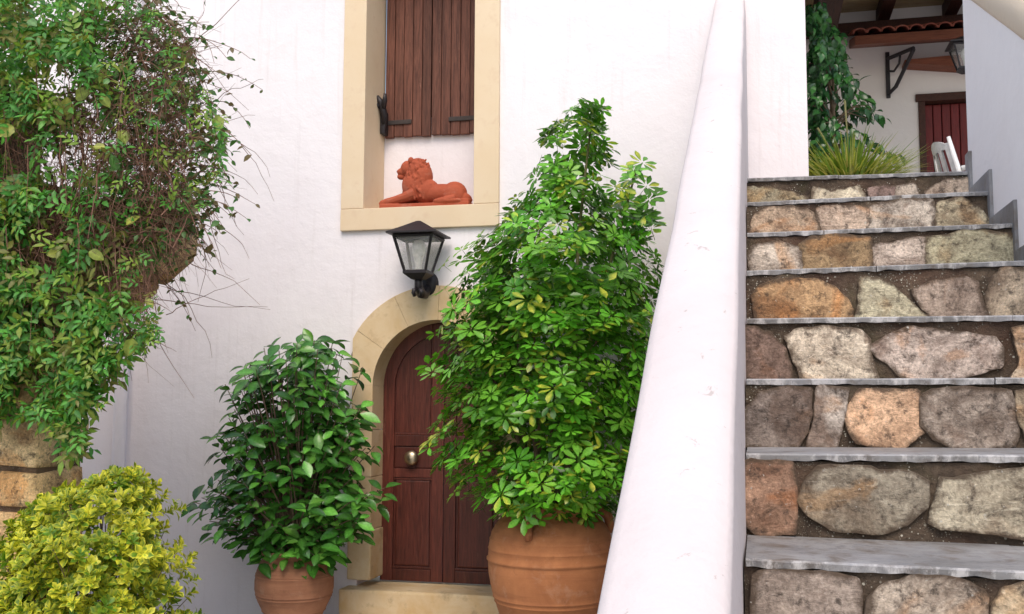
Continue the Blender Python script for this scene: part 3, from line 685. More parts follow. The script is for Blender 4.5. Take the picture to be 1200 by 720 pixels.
# chair on the terrace
ch = empty('chair', (1.61, 7.93, FZ), 'white plastic chair on the terrace, only its backrest showing', 'chair')
def chp(x, y, z):   # local: x forward, y sideways ; chair faces +x, turned
    a = R(8); return (1.61+x*math.cos(a)-y*math.sin(a), 7.93+x*math.sin(a)+y*math.cos(a), FZ+z)
bm = bmesh.new(); nu, nv = 10, 8; ga, gb = [], []
for i in range(nu+1):
    z = .46+.40*i/nu; wdt = .20-.05*(i/nu)**3; ra, rb = [], []
    for j in range(nv+1):
        s = -1+2*j/nv; xx = -.20-.09*(i/nu)-.04*(1-s*s)*1.0; zz = z-(.05*s*s if i == nu else 0)
        ra.append(bm.verts.new(chp(xx, s*wdt, zz))); rb.append(bm.verts.new(chp(xx-.012, s*wdt, zz)))
    ga.append(ra); gb.append(rb)
for i in range(nu):
    for j in range(nv):
        if j % 2 == 1 and 1 < i < nu-2: continue
        bm.faces.new((ga[i][j], ga[i+1][j], ga[i+1][j+1], ga[i][j+1])); bm.faces.new((gb[i][j], gb[i][j+1], gb[i+1][j+1], gb[i+1][j]))
for i in range(nu):
    for j in (0, nv): bm.faces.new((ga[i][j], gb[i][j], gb[i+1][j], ga[i+1][j]))
for j in range(nv): bm.faces.new((ga[nu][j], ga[nu][j+1], gb[nu][j+1], gb[nu][j]))
from_bm('backrest', bm, M['plastic'], ch)
for s in (-1, 1):
    tube('back_post', [chp(-.19, s*.205, .40), chp(-.24, s*.205, .62), chp(-.285, s*.165, .86)], [.022, .02, .014], M['plastic'], ch, 8)
    tube('armrest', [chp(-.22, s*.22, .62), chp(0, s*.24, .66), chp(.2, s*.23, .62), chp(.22, s*.22, .45)], .02, M['plastic'], ch, 8)
    tube('leg', [chp(.2, s*.2, .43), chp(.24, s*.23, 0)], [.026, .02], M['plastic'], ch, 8); tube('leg', [chp(-.18, s*.2, .43), chp(-.25, s*.23, 0)], [.026, .02], M['plastic'], ch, 8)
bm = bmesh.new(); q = [chp(-.2, -.2, .43), chp(.23, -.22, .44), chp(.23, .22, .44), chp(-.2, .2, .43)]
va = [bm.verts.new(p) for p in q]; vb = [bm.verts.new((p[0], p[1], p[2]-.03)) for p in q]; bm.faces.new(va); bm.faces.new(vb[::-1])
for j in range(4): bm.faces.new((va[j], va[(j+1) % 4], vb[(j+1) % 4], vb[j]))
from_bm('seat', bm, M['plastic'], ch)

# ------------------------------------------------------------------ leaves
def blade(Lg, W, shape, n=4, lat=(-1, 0, 1), fold=.25, droop=.25, wave=0, colf=None, twist=0):
    V, Fc, K = [], [], []; m_ = len(lat)
    for i in range(n+1):
        t = i/n; wv = W*max(shape(t), .02)
        for s in lat:
            V.append((s*wv, Lg*(t-.10*droop*t*t), abs(s)*wv*fold - droop*Lg*t*t*.6 + wave*W*math.sin(t*9+s)*abs(s) + twist*s*wv*t)); K.append(colf(t, s))
    for i in range(n):
        for j in range(m_-1): a = i*m_+j; Fc.append((a, a+1, a+1+m_, a+m_))
    return V, Fc, K
def merge(parts):
    V, Fc, K = [], [], []
    for (v, f, k), mt in parts:
        o = len(V); V += [tuple(mt @ Vector(p)) for p in v]; Fc += [tuple(i+o for i in q) for q in f]; K += k
    return V, Fc, K
def leaf_mesh(name, data, mat):
    V, Fc, K = data; me = bpy.data.meshes.new(name); me.from_pydata(V, [], Fc)
    at = me.attributes.new('tint', 'FLOAT_COLOR', 'POINT'); at.data.foreach_set('color', [c for k in K for c in (*k, 1.)])
    me.materials.append(mat); me.polygons.foreach_set('use_smooth', [True]*len(Fc)); me.update(); return me
def frame(loc, direc, normal, s=1.):
    y = direc.normalized(); z = (normal-y*normal.dot(y))
    if z.length < 1e-3: z = y.orthogonal()
    z.normalize(); x = y.cross(z)
    mt = Matrix((x, y, z)).transposed().to_4x4() @ Matrix.Scale(s, 4); mt.translation = loc; return mt
def foliage(parent, name, datas, xf, mat, nmax=300, rest='foliage'):
    """the nmax pieces nearest the viewer's side are objects sharing mesh data, the others one joined part"""
    meshes = [leaf_mesh(name, d, mat) for d in datas]
    order = sorted(range(len(xf)), key=lambda i: (xf[i][0].translation-EYE).length)
    inv = parent.location
    for i in order[:nmax]:
        mt, k = xf[i]; o = bpy.data.objects.new(name, meshes[k]); C.objects.link(o); o.parent = parent
        mm = mt.copy(); mm.translation = mt.translation-inv; o.matrix_basis = mm
    left = order[nmax:]
    if left:
        Vs, Fs, Ks, off = [], [], [], 0
        arr = [(np.array(d[0]), d[1], d[2]) for d in datas]
        for i in left:
            mt, k = xf[i]; a = np.array(mt); v, f, kk = arr[k]
            Vs.append(v @ a[:3, :3].T + a[:3, 3]); Fs += [tuple(j+off for j in q) for q in f]; Ks += kk; off += len(v)
        V = np.vstack(Vs)
        me = leaf_mesh(rest, ([tuple(p) for p in V], Fs, Ks), mat); o = link(rest, me, None, parent); o['kind'] = 'stuff'
def rv(a=1): return Vector((random.gauss(0, a), random.gauss(0, a), random.gauss(0, a)))
def jc(c, j=.2):
    k = 1+random.uniform(-j, j); return tuple(max(0, x*k*(1+random.uniform(-j*.4, j*.4))) for x in c)
obov = lambda t: math.sin(math.pi*min(1, t**1.45*.98+.01))**.75
elli = lambda t: math.sin(math.pi*min(1, t*.96+.02))**.85
lanc = lambda t: math.sin(math.pi*min(1, t**.8*.97+.02))**1.0
def sinterp(prof, z): return [float(np.interp(z, [p[0] for p in prof], [p[i] for p in prof])) for i in range(1, len(prof[0]))]

# --- big pot with schefflera
PX, PY = -1.352, 6.86
pot = empty('terracotta_jar', (PX, PY, GZ), 'large orange terracotta jar with ribbed bands holding the tall plant', 'pot')
s_ = .418
prof = [(.50,GZ), (.54,GZ+.02), (.66,.05), (.80,.20), (.93,.36), (.99,.48), (1.0,.545), (1.0,.56), (1.022,.566), (1.022,.578), (1.0,.584), (.985,.66), (.94,.74), (.86,.80), (.78,.835), (.70,.86), (.685,.872), (.70,.885), (.74,.895), (.75,.915), (.73,.93), (.66,.928), (.64,.90), (.66,.84), (.7,.80)]
extra = []
for i, (r, z) in enumerate(prof): extra.append((r*s_, z))
def ribs(pr, zs, h=.006):
    out = []
    zz = [p[1] for p in pr]
    for a, b in zip(pr[:-1], pr[1:]):
        out.append(a)
        for z in sorted(zs):
            if a[1] < z-.008 and z+.008 < b[1]:
                rr = lambda q: a[0]+(b[0]-a[0])*(q-a[1])/(b[1]-a[1])
                out += [(rr(z-.007), z-.007), (rr(z)+h, z-.003), (rr(z)+h, z+.003), (rr(z+.007), z+.007)]
    out.append(pr[-1]); return out
lathe('jar_body', ribs(extra, [.10, .30, .33, .64, .70], .004), PX, PY, M['terra'], pot, 64, .015)
for ang in (-100, 20, 140):
    dx, dy = math.cos(R(ang)), math.sin(R(ang))
    tube('handle', [(PX+dx*r*s_, PY+dy*r*s_, z) for r, z in ((.70,.885), (.82,.885), (.93,.84), (.96,.78), (.93,.735))], [.03, .036, .034, .03, .024], M['terra'], pot, 10)
lathe('soil', [(.001, .86), (.27, .86)], PX, PY, M['soil'], pot, 32)
sch = empty('schefflera', (PX, PY, .86), 'tall umbrella plant with green and yellow palmate leaves in the large jar', 'plant')
G1, G2, YL = (.062, .20, .014), (.13, .34, .028), (.62, .62, .07)
schd = []
for v in range(14):
    parts = []; nl = random.choice([7, 8, 8, 9]); varieg = [.02, .02, .05, .05, .08, .0, .0, .6, .3, .15, .0, .05, .03, .4][v]; base = jc(G1 if v % 2 else G2, .28)
    for i in range(nl):
        a = 2*math.pi*i/nl+random.uniform(-.12, .12); Lg = random.uniform(.125, .165)*(1.0 if i % 2 else .9)
        yel = random.random() < varieg; side = random.choice((-1, 1)); bl = jc(base, .12)
        def cf(t, s, yel=yel, side=side, bl=bl):
            if yel and (s*side > -.5): q = min(1, .25+.65*random.random()); return tuple(bl[c]*(1-q)+YL[c]*q for c in range(3))
            k = 1.25 if s == 0 else 1.; return tuple(x*k for x in bl)
        d = Vector((math.cos(a), math.sin(a), random.uniform(-.2, .2)))
        bd = blade(Lg, Lg*.225, obov, 4, (-1, 0, 1), random.uniform(.05, .3), random.uniform(-.35, .35), 0, cf)
        mt = frame(Vector((math.cos(a)*.03, math.sin(a)*.03, 0)), d, Vector((0, 0, 1)))
        parts.append((bd, mt))
    # the leaf stalk
    sv = [(-.003, 0, 0), (.003, 0, 0), (.003, -.02, -.14), (-.003, -.02, -.14)]
    parts.append(((sv, [(0, 1, 2, 3)], [(.12, .16, .04)]*4), Matrix.Identity(4)))
    schd.append(merge(parts))
zp = lambda px, py: onY(px, py, PY)
# outline of the crown: height, left and right edge
edge = [(122, 648, 722), (150, 622, 728), (190, 612, 732), (225, 594, 734), (255, 566, 742), (285, 546, 764), (320, 526, 790), (380, 504, 795), (440, 498, 795), (500, 496, 795), (545, 510, 790), (580, 528, 775), (604, 572, 742)]
cpf = []
for py, xl, xr_ in edge:
    a, b = zp(xl+18, py), zp(xr_-17, py); cpf.append(((a.z+b.z)/2, (a.x+b.x)/2, (b.x-a.x)/2))
cpf.sort()
xf = []
zlo, zhi = cpf[0][0], cpf[-1][0]
tries = 0
heads = []
while len(heads) < 1750 and tries < 110000:
    tries += 1
    z = random.uniform(zlo, zhi); cx_, hw = sinterp(cpf, z)
    if random.random() > (hw/.85)**1.2+.12: continue
    th = random.uniform(0, 2*math.pi); f_ = (random.uniform(.25, 1.0))**.45
    lump = 1+.38*noise.noise((math.cos(th)*2.6, math.sin(th)*2.6, z*4.2))
    r = f_*lump
    yv = min(hw, .62)*1.0
    p = Vector((cx_+hw*r*math.cos(th), PY+yv*r*math.sin(th), z))
    if p.y > 7.48 or p.x > XC0-.08: continue
    mind = .056 if f_ > .8 else .05
    if z > zp(690, 275).z and noise.noise((p.x*5, p.y*5, p.z*5)) < -.08: continue
    if any((p-h).length < mind for h in heads[-400:]): continue
    heads.append(p)
    outw = Vector((math.cos(th), math.sin(th)*.9, 0)); up_ = Vector((0, 0, 1))
    topf = max(0, (z-zhi+.5)/.5)
    nrm = (outw*random.uniform(.55, 1.1)*(1-.4*topf) + up_*random.uniform(.5, 1.3) + rv(.2)).normalized()
    xf.append((frame(p, rv().cross(nrm), nrm, random.uniform(.38, .74)), random.randrange(len(schd))))
# second leader on the right
for i in range(46):
    px, py = random.uniform(712, 765), random.uniform(186, 285)
    if abs(px-742) > 8+(py-180)*.45: continue
    p = onY(px, py, PY+random.uniform(-.05, .2)); nrm = (Vector((random.uniform(-.7, .7), -.6, .7))+rv(.1)).normalized()
    xf.append((frame(p, rv().cross(nrm), nrm, random.uniform(.5, .75)), random.randrange(len(schd))))
foliage(sch, 'leaf', schd, xf, M['leaf'], 300)
for i in range(9):
    a = i*.7; x0, y0 = PX+.12*math.cos(a), PY+.12*math.sin(a); tz = random.uniform(1.8, 2.6); 
    if i == 0: tx, ty, tz = zp(690, 150).x, PY, zp(690, 150).z
    elif i == 1: q = onY(742, 200, PY+.08); tx, ty, tz = q.x, q.y, q.z
    else: cx_, hw = sinterp(cpf, tz); tx, ty = cx_+hw*.6*math.cos(a), PY+.35*math.sin(a)
    pts = [(x0+(tx-x0)*t**1.3+.02*math.sin(t*7+i), y0+(ty-y0)*t**1.3, .85+(tz-.85)*t) for t in np.linspace(0, 1, 9)]
    tube('stem', pts, [.022-.015*t for t in np.linspace(0, 1, 9)], M['bark'] if i > 1 else M['stem'], sch, 7)

# --- small pot with laurel-like shrub
QX, QY = -3.293, 7.10
pot2 = empty('terracotta_urn', (QX, QY, GZ), 'smaller rose terracotta urn with incised rings beside the door', 'pot')
s2 = .283
pf = [(.42,GZ), (.45,GZ+.02), (.58,-.02), (.76,.08), (.92,.17), (1.0,.25), (1.0,.31), (.96,.38), (.88,.44), (.80,.475), (.80,.485), (.84,.492), (.86,.51), (.83,.525), (.76,.522), (.74,.48), (.8,.42)]
lathe('urn_body', ribs([(r*s2, z) for r, z in pf], [.10, .195, .215, .345, .36], .004), QX, QY, M['terra2'], pot2, 56, .015)
lathe('soil', [(.001, .47), (.22, .47)], QX, QY, M['soil'], pot2, 32)
shr = empty('potted_shrub', (QX, QY, .47), 'bushy dark green shrub with glossy oval leaves in the rose urn', 'plant')
lfd = []
for v in range(16):
    Lg = random.uniform(.115, .16); c = jc(random.choice([(.032, .105, .016), (.045, .145, .022), (.065, .19, .028), (.10, .27, .038)]), .2)
    cf = lambda t, s, c=c: tuple(x*(1.7 if s == 0 else 1.) for x in c)
    lfd.append(blade(Lg, Lg*random.uniform(.22, .27), elli, 5, (-1, 0, 1), random.uniform(.15, .5), random.uniform(.1, .6), .03, cf, random.uniform(-.3, .3)))
edge2 = [(395, 362, 392), (410, 300, 425), (440, 262, 440), (480, 250, 440), (520, 250, 448), (560, 240, 452), (600, 226, 448), (628, 262, 440), (652, 318, 402)]
cp2 = []
for py, xl, xr_ in edge2:
    a, b = onY(xl+6, py, QY), onY(xr_-6, py, QY); cp2.append(((a.z+b.z)/2, (a.x+b.x)/2, (b.x-a.x)/2))
cp2.sort(); xf = []; tips = []
tr = 0
while len(tips) < 285 and tr < 60000:
    tr += 1
    z = random.uniform(cp2[0][0], cp2[-1][0]); cx_, hw = sinterp(cp2, z)
    if random.random() > hw/.75+.3: continue
    th = random.uniform(0, 2*math.pi) if random.random() < .5 else random.uniform(math.pi, 2*math.pi); f_ = random.uniform(.05, 1)**.55
    hy = min(hw, .42)
    lump = 1+.34*noise.noise((math.cos(th)*2.8, math.sin(th)*2.8, z*5.5)); p = Vector((cx_+hw*.95*f_*lump*math.cos(th), QY+hy*f_*lump*math.sin(th), z))
    if p.y > 7.5: continue
    if noise.noise((p.x*3.1, p.y*2, p.z*3.1)) < -.34: continue
    if any((p-t[0]).length < .078 for t in tips): continue
    d = (Vector((math.cos(th)*1.0, math.sin(th), .55))*f_ + Vector((0, 0, .6)) + rv(.25)).normalized()
    tips.append((p, d))
for p, d in tips:
    for j in range(random.choice([6, 7, 8, 9])):
        a = j*2.4+random.random(); side = d.orthogonal(); side.rotate(Matrix.Rotation(a, 3, d))
        dd = (d*random.uniform(.1, .9)+side*1.0+Vector((0, 0, -.22))+rv(.15)).normalized()
        nrm = (d*.8+Vector((random.uniform(-.3, .3), -.55, .45))+rv(.12)).normalized()
        xf.append((frame(p-d*.022*j+side*.012, dd, nrm, random.uniform(.6, 1.08)), random.randrange(16)))
foliage(shr, 'leaf', lfd, xf, M['leafd'], 300)
bmt = bmesh.new(); base = Vector((QX, QY, .45))
for p, d in tips:
    b0 = base+Vector((random.uniform(-.06, .06), random.uniform(-.06, .06), 0)); mid = b0.lerp(p, .55)+Vector((0, 0, .06))
    bm_tube(bmt, [b0, b0.lerp(mid, .5), mid, mid.lerp(p, .6)+Vector((0, 0, .01)), p], [.010, .008, .006, .004, .003], 5, False)
from_bm('stem', bmt, M['bark'], shr, True)

# --- variegated euonymus
EX, EY = -3.45, 5.05
eu = empty('euonymus_bush', (EX, EY, GZ), 'dense rounded bush with yellow edged green leaves in front of the stone pier', 'bush')
GE, YE_ = (.055, .18, .014), (.84, .78, .06)
eud = []
for v in range(12):
    parts = []; ye = [.95, .9, .8, .6, 1., .35, .2, .9, .65, .5, .85, 1.][v]; tone = random.uniform(.85, 1.1)
    for i in range(9):
        a = i*2.4; el = .95-.09*i+random.uniform(-.1, .1); Lg = random.uniform(.048, .064)*(.75+.04*i)
        g = jc(GE, .25)
        def cf(t, s, g=g, ye=ye, tone=tone):
            q = ye*(1. if abs(s) > .9 else (.8 if random.random() < .55 else .1)); q = min(1, q*(1.15 if t > .75 else 1))
            return tuple((g[c]*(1-q)+YE_[c]*q)*tone for c in range(3))
        d = Vector((math.cos(a)*math.cos(el), math.sin(a)*math.cos(el), math.sin(el)))
        bd = blade(Lg, Lg*.31, obov, 3, (-1, -.45, .45, 1), .35, random.uniform(.0, .5), 0, cf)
        parts.append((bd, frame(Vector((0, 0, -.006*i)), d, Vector((0, 0, 1)))))
    eud.append(merge(parts))
edgeE = [(548, 128, 168), (562, 105, 178), (580, 60, 190), (610, 32, 203), (640, 20, 214), (680, 6, 224), (720, -10, 232), (800, -30, 240), (880, -10, 225)]
cpe = []
for py, xl, xr_ in edgeE:
    a, b = onY(xl+4, py, EY), onY(xr_-5, py, EY); cpe.append(((a.z+b.z)/2, (a.x+b.x)/2, (b.x-a.x)/2))
cpe.sort(); xf = []; pts_e = []
tr = 0
while len(pts_e) < 1300 and tr < 90000:
    tr += 1
    z = random.uniform(cpe[0][0], cpe[-1][0]); cx_, hw = sinterp(cpe, z)
    if random.random() > hw/.55+.1: continue
    th = random.uniform(0, 2*math.pi) if random.random() < .4 else random.uniform(math.pi, 2*math.pi); f_ = random.uniform(.3, 1)**.35
    lump = 1+.38*noise.noise((math.cos(th)*3.4, math.sin(th)*3.4, z*7))
    p = Vector((cx_+hw*f_*lump*math.cos(th), EY+min(hw, .45)*f_*lump*math.sin(th), z))
    if p.y > 5.27 and p.x < -4.05: continue
    if any((p-q).length < .040 for q in pts_e[-400:]): continue
    pts_e.append(p)
    ax = (Vector((math.cos(th)*.8, math.sin(th)*.8, .75))*1.0+rv(.25)).normalized()
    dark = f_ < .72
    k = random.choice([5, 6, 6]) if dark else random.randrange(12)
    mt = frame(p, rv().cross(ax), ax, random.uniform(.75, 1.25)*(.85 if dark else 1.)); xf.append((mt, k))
for q in ((15, 628), (30, 640), (45, 622), (10, 690), (25, 700), (40, 690), (8, 715)):
    for j in range(3):
        p = onY(q[0]+random.uniform(-8, 8), q[1]+random.uniform(-8, 8), 4.9); ax = (Vector((-.2, -.6, .7))+rv(.25)).normalized(); xf.append((frame(p, rv().cross(ax), ax, 1.2), random.choice([5, 6, 9, 3])))
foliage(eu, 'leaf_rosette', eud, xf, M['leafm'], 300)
bmt = bmesh.new()
for p in pts_e[::5]:
    b0 = Vector((EX+random.uniform(-.08, .08), EY+random.uniform(-.06, .06), GZ)); bm_tube(bmt, [b0, b0.lerp(p, .4)+Vector((0, 0, .12)), p.lerp(b0, .03)], [.008, .004, .002], 4, False)
from_bm('stem', bmt, M['bark'], eu, True)

# ------------------------------------------------------------------ stone pier with arch stub, overgrown
pier = empty('stone_pier', (-4.6, 5.5, GZ), 'old rubble stone pier with a broken arch stub, overgrown by vines', 'pier')
PXR, PY0, PY1 = -4.09, 5.30, 5.76
box('mortar_core', -7.2, PXR-.03, PY0+.03, PY1-.02, GZ-.1, 2.9, M['piermortar'], pier, .02)
box('mortar_core', -7.2, -4.5, PY0+.035, PY1-.025, 2.9, 3.55, M['piermortar'], pier, .02)
cols = [(.54,.36,.17), (.58,.41,.21), (.46,.32,.17), (.56,.38,.19), (.62,.47,.27), (.42,.28,.15)]
z = GZ
ri_ = 0
for h in (.30, .27, .24, .31, .24, .30, .22, .34, .26, .3, .28):
    z1 = z+h-.022
    if z1 > 2.9: break
    # corner stone wraps both faces
    cw, cd = (random.uniform(.16, .30), random.uniform(.40, .44)) if ri_ % 2 == 0 else (random.uniform(.36, .5), random.uniform(.16, .24))
    bm = bmesh.new(); bm_box(bm, PXR-cw, PXR, PY0, PY0+cd, z, z1, .035, .012)
    o = from_bm('pier_stone', bm, M['pier'], pier, True); o.color = (*random.choice(cols), 1)
    if cd < .3:
        bm = bmesh.new(); bm_box(bm, PXR-.25, PXR-.003, PY0+cd+.02, PY1, z, z1, .03, .012); o = from_bm('pier_stone', bm, M['pier'], pier, True); o.color = (*random.choice(cols), 1)
    x = PXR-cw-.022
    while x > -6.2:
        wd = random.uniform(.28, .55)
        if random.random() < .3 and h > .25:
            zm = z+h*random.uniform(.4, .6)
            for a, b in ((z, zm-.012), (zm+.012, z1)):
                bm = bmesh.new(); bm_box(bm, x-wd, x, PY0+random.uniform(-.01, .015), PY0+.2, a, b, .028, .014); o = from_bm('pier_stone', bm, M['pier'], pier, True); o.color = (*random.choice(cols), 1)
        else:
            bm = bmesh.new(); bm_box(bm, x-wd, x, PY0+random.uniform(-.01, .015), PY0+.2, z, z1, .035, .016); o = from_bm('pier_stone', bm, M['pier'], pier, True); o.color = (*random.choice(cols), 1)
        x -= wd+.024
    z += h; ri_ += 1
for o_ in list(pier.children):      # uneven hand-split blocks
    if o_.name.startswith('pier_stone'):
        for v_ in o_.data.vertices:
            c_ = v_.co; v_.co = c_+Vector((noise.noise(c_*6), noise.noise(c_*6+Vector((5, 0, 0)))*.8, noise.noise(c_*6+Vector((0, 7, 0)))))*.030
ystub = PY0+.10
stub = [([(PXR-.02, 1.95), (-3.86, 2.10), (-3.88, 2.42), (PXR-.02, 2.40)], (.30,.18,.10)), ([(PXR-.02, 2.43), (-3.93, 2.44), (-3.95, 2.84), (PXR-.02, 2.80)], (.26,.17,.10)), ([(-3.845, 2.11), (-3.60, 2.28), (-3.64, 2.50), (-3.865, 2.44)], (.40,.25,.13)),
        ([(-3.91, 2.46), (-3.66, 2.52), (-3.68, 2.80), (-3.93, 2.82)], (.33,.21,.12)), ([(-3.585, 2.30), (-3.37, 2.48), (-3.36, 2.66), (-3.62, 2.55)], (.48,.33,.18)), ([(-3.645, 2.575), (-3.38, 2.685), (-3.42, 2.78), (-3.66, 2.79)], (.42,.29,.16))]
for poly, c in stub:
    bm = bmesh.new(); yo = random.uniform(-.02, .02); a = [bm.verts.new((x, ystub+yo, zz)) for x, zz in poly]; b = [bm.verts.new((x, PY1+yo, zz)) for x, zz in poly]
    bm.faces.new(a); bm.faces.new(b[::-1])
    for i in range(4): bm.faces.new((a[i], b[i], b[(i+1) % 4], a[(i+1) % 4]))
    bmesh.ops.bevel(bm, geom=list(bm.edges), offset=.022, segments=2, affect='EDGES')
    for v_ in bm.verts: v_.co += Vector((noise.noise(v_.co*11), noise.noise(v_.co*11+Vector((5, 0, 0))), noise.noise(v_.co*11+Vector((0, 7, 0)))))*.014
    o = from_bm('arch_stone', bm, M['pier'], pier, True); o.color = (*c, 1)

# --- vine
vine = empty('vine', (-4.4, 5.2, GZ), 'tangled vine with small green leaves and bare brown twigs over the pier', 'vine')
def inpoly(x, y, poly):
    c = False; n = len(poly)
    for i in range(n):
        x1, y1 = poly[i]; x2, y2 = poly[i-1]
        if (y1 > y) != (y2 > y) and x < (x2-x1)*(y-y1)/(y2-y1)+x1: c = not c
    return c
mass = [(-60, -60), (150, -60), (178, 0), (205, 40), (232, 95), (262, 140), (268, 180), (250, 215), (225, 255), (205, 300), (180, 335), (185, 380), (172, 415), (140, 425), (112, 460), (112, 505), (88, 530), (62, 505), (30, 480), (0, 500), (-60, 500)]
dense = [(-60, -60), (110, -60), (150, 20), (165, 90), (150, 160), (120, 200), (105, 290), (150, 360), (175, 390), (150, 415), (108, 450), (108, 505), (88, 528), (60, 500), (20, 470), (-60, 480)]
bare = [(60, 170), (110, 110), (170, 120), (215, 200), (220, 290), (140, 345), (60, 390), (35, 330)]
vd = []
for v in range(16):
    big = v >= 12
    if big:
        Lg = random.uniform(.075, .10); c = jc(random.choice([(.12, .27, .07), (.16, .30, .08), (.30, .34, .06), (.09, .22, .06)]), .2); bdl = blade(Lg, Lg*.40, lambda t: math.sin(math.pi*min(1, t**.7*.97+.02))**.6*(1-.16*math.sin(t*14)**2), 6, (-1, -.5, 0, .5, 1), .2, .3, .08, lambda t, s, c=c: tuple(x*(1.4 if s == 0 else 1.) for x in c)); vd.append(bdl)
    else:    # short sprig: opposite leaflets
        parts = []; c = jc(random.choice([(.042, .145, .024), (.066, .205, .03), (.10, .27, .04), (.20, .33, .04), (.13, .15, .03), (.105, .23, .026)]), .25)
        for i in range(5):
            sg = (-1, 1)[i % 2]; Lg = random.uniform(.042, .062); 
            bdl = blade(Lg, Lg*.21, lanc, 3, (-1, 0, 1), .3, random.uniform(.1, .6), 0, lambda t, s, c=jc(c, .15): tuple(x*(1.4 if s == 0 else 1.) for x in c))
            parts.append((bdl, frame(Vector((0, .018*i, -.004*i)), Vector((sg*(1 if i < 4 else .1), .7, random.uniform(-.2, .2))), Vector((0, 0, 1)))))
        vd.append(merge(parts))
for v in range(4):
    Lg = random.uniform(.032, .048); vd.append(blade(Lg, Lg*.3, elli, 3, (-1, 0, 1), .3, .5, 0, lambda t, s, c=jc([(.05, .13, .02), (.09, .12, .03), (.12, .09, .03), (.06, .17, .03)][v], .2): c))
xf = []; cnt = 0
def vdepth(px, py):     # the vine lies over the pier: in front of its face, on top of it and round its end
    return random.uniform(4.92, 5.26) if py > 200 else random.uniform(4.85, 5.7)
def vplace(px, py, sc=1., kinds=12, Y=None):
    Y = vdepth(px, py) if Y is None else Y
    p = onY(px, py, Y); nrm = (Vector((random.uniform(-.7, .8), -.8, .7))+rv(.45)).normalized(); d = (Vector((random.uniform(-1, 1), -.3, random.uniform(-.9, .35)))+rv(.4)).normalized()
    xf.append((frame(p, d, nrm, sc*random.uniform(.9, 1.45)), random.randrange(kinds)))
while cnt < 4000:
    px, py = random.uniform(-60, 270), random.uniform(-60, 530)
    if not inpoly(px, py, mass): continue
    pr_ = 1. if inpoly(px, py, dense) else .42
    if px > 215: pr_ *= .6
    if inpoly(px, py, bare): pr_ *= .25
    cl = noise.noise((px*.020, py*.020, 3.3))+.6*noise.noise((px*.05, py*.05, 8.3))
    if random.random() > pr_*(.55+1.35*cl): continue
    near = cl > .1
    vplace(px, py, (1. if near else .85)*(1. if px < 150 else .62), 12, None); cnt += 1
    if random.random() < .08 and py < 430:
        vplace(px, py, random.uniform(.55, .95), 16); xf[-1] = (xf[-1][0], random.randrange(12, 16))
for i in range(150):     # leaves hanging over the arch stub
    px, py = random.uniform(95, 205), random.uniform(205, 320)
    if py > 330-(px-120)*.25 or (px > 188 and py > 235): continue
    vplace(px, py, random.uniform(.7, 1.05), 12, random.uniform(5.15, 5.36))
for i in range(700):     # small leaves among the bare sprays
    px, py = random.uniform(120, 265), random.uniform(-20, 260)
    if inpoly(px, py, mass) and noise.noise((px*.03, py*.03, 1.7)) > -.18: vplace(px, py, random.uniform(.45, .8), 12, random.uniform(4.95, 5.6))
xs2 = []
bmt = bmesh.new()
def twig(px, py, Y, vx, vy, n, r, grav=.5, wig=.35):
    pts = []; x, y = px, py; dy = random.uniform(-.02, .02); yy = Y
    for i in range(n):
        pts.append(onY(x, y, yy)); x += vx; y += vy; vy += grav; vx += random.gauss(0, wig); vy += random.gauss(0, wig); yy += dy
    bm_tube(bmt, pts, [r*(1-.75*i/n) for i in range(n)], 3, False)
for i in range(1300):     # sprays over the end of the pier
    px, py = random.uniform(70, 215), random.uniform(20, 290)
    if not inpoly(px, py, mass): continue
    a = random.uniform(-1.3, 1.6); sp = random.uniform(3, 6.5)
    twig(px, py, random.uniform(4.95, 5.7), sp*math.cos(a), sp*math.sin(a)-2, random.randint(6, 11), random.uniform(.0016, .0036), random.uniform(-.2, 1.0), 1.9)
for i in range(2200):     # dead tangle
    px, py = random.uniform(0, 220), random.uniform(110, 400)
    if not inpoly(px, py, mass): continue
    a = random.uniform(0, 6.28); sp = random.uniform(4, 9)
    twig(px, py, random.uniform(5.0, 5.28), sp*math.cos(a)*.7, sp*math.sin(a), random.randint(5, 8), random.uniform(.0015, .003), .5, 1.5)
for i in range(60):      # long hanging bare stems
    px, py = random.uniform(0, 200), random.uniform(60, 330)
    twig(px, py, random.uniform(4.9, 5.1), random.uniform(-2, 3), random.uniform(8, 16), random.randint(7, 11), random.uniform(.0025, .0045), .2, 1.)
for px, py, vx, vy, n, g in ((215, 60, 9, -6, 8, .9), (250, 170, 8, 1, 9, .2), (255, 200, 6, 9, 8, 1.), (230, 250, 9, 5, 8, -.6), (190, 330, 8, 7, 9, -.7), (200, 380, 7, -2, 9, .3), (240, 230, 4, 14, 7, -.5), (230, 280, 3, 10, 6, .8), (245, 130, 9, -4, 8, .3), (180, 360, 9, 2, 10, -.3), (260, 180, 6, -3, 9, 1.2), (225, 300, 7, 4, 7, .4), (190, 390, 3, 9, 6, .4), (200, 340, 8, 6, 8, .8)):
    for q in range(1): twig(px+random.uniform(-12, 8), py+random.uniform(-14, 14), 5.4, vx*random.uniform(.7, 1.15), vy+random.uniform(-2, 2), n+1, .0032, g, 2.6)
for i in range(3):       # woody stems climbing the pier
    px = random.uniform(10, 70); pts = []; 
    for j in range(14):
        py = 470-j*26; pts.append(onY(px+14*math.sin(j*.7+i)+random.uniform(-5, 5)+(j*1.5), py, PY0-.03-.03*(i % 3)))
    rr_ = random.uniform(.008, .022); bm_tube(bmt, pts, [rr_*(1-.5*j/14)*random.uniform(.85, 1.15) for j in range(14)], 6, False)
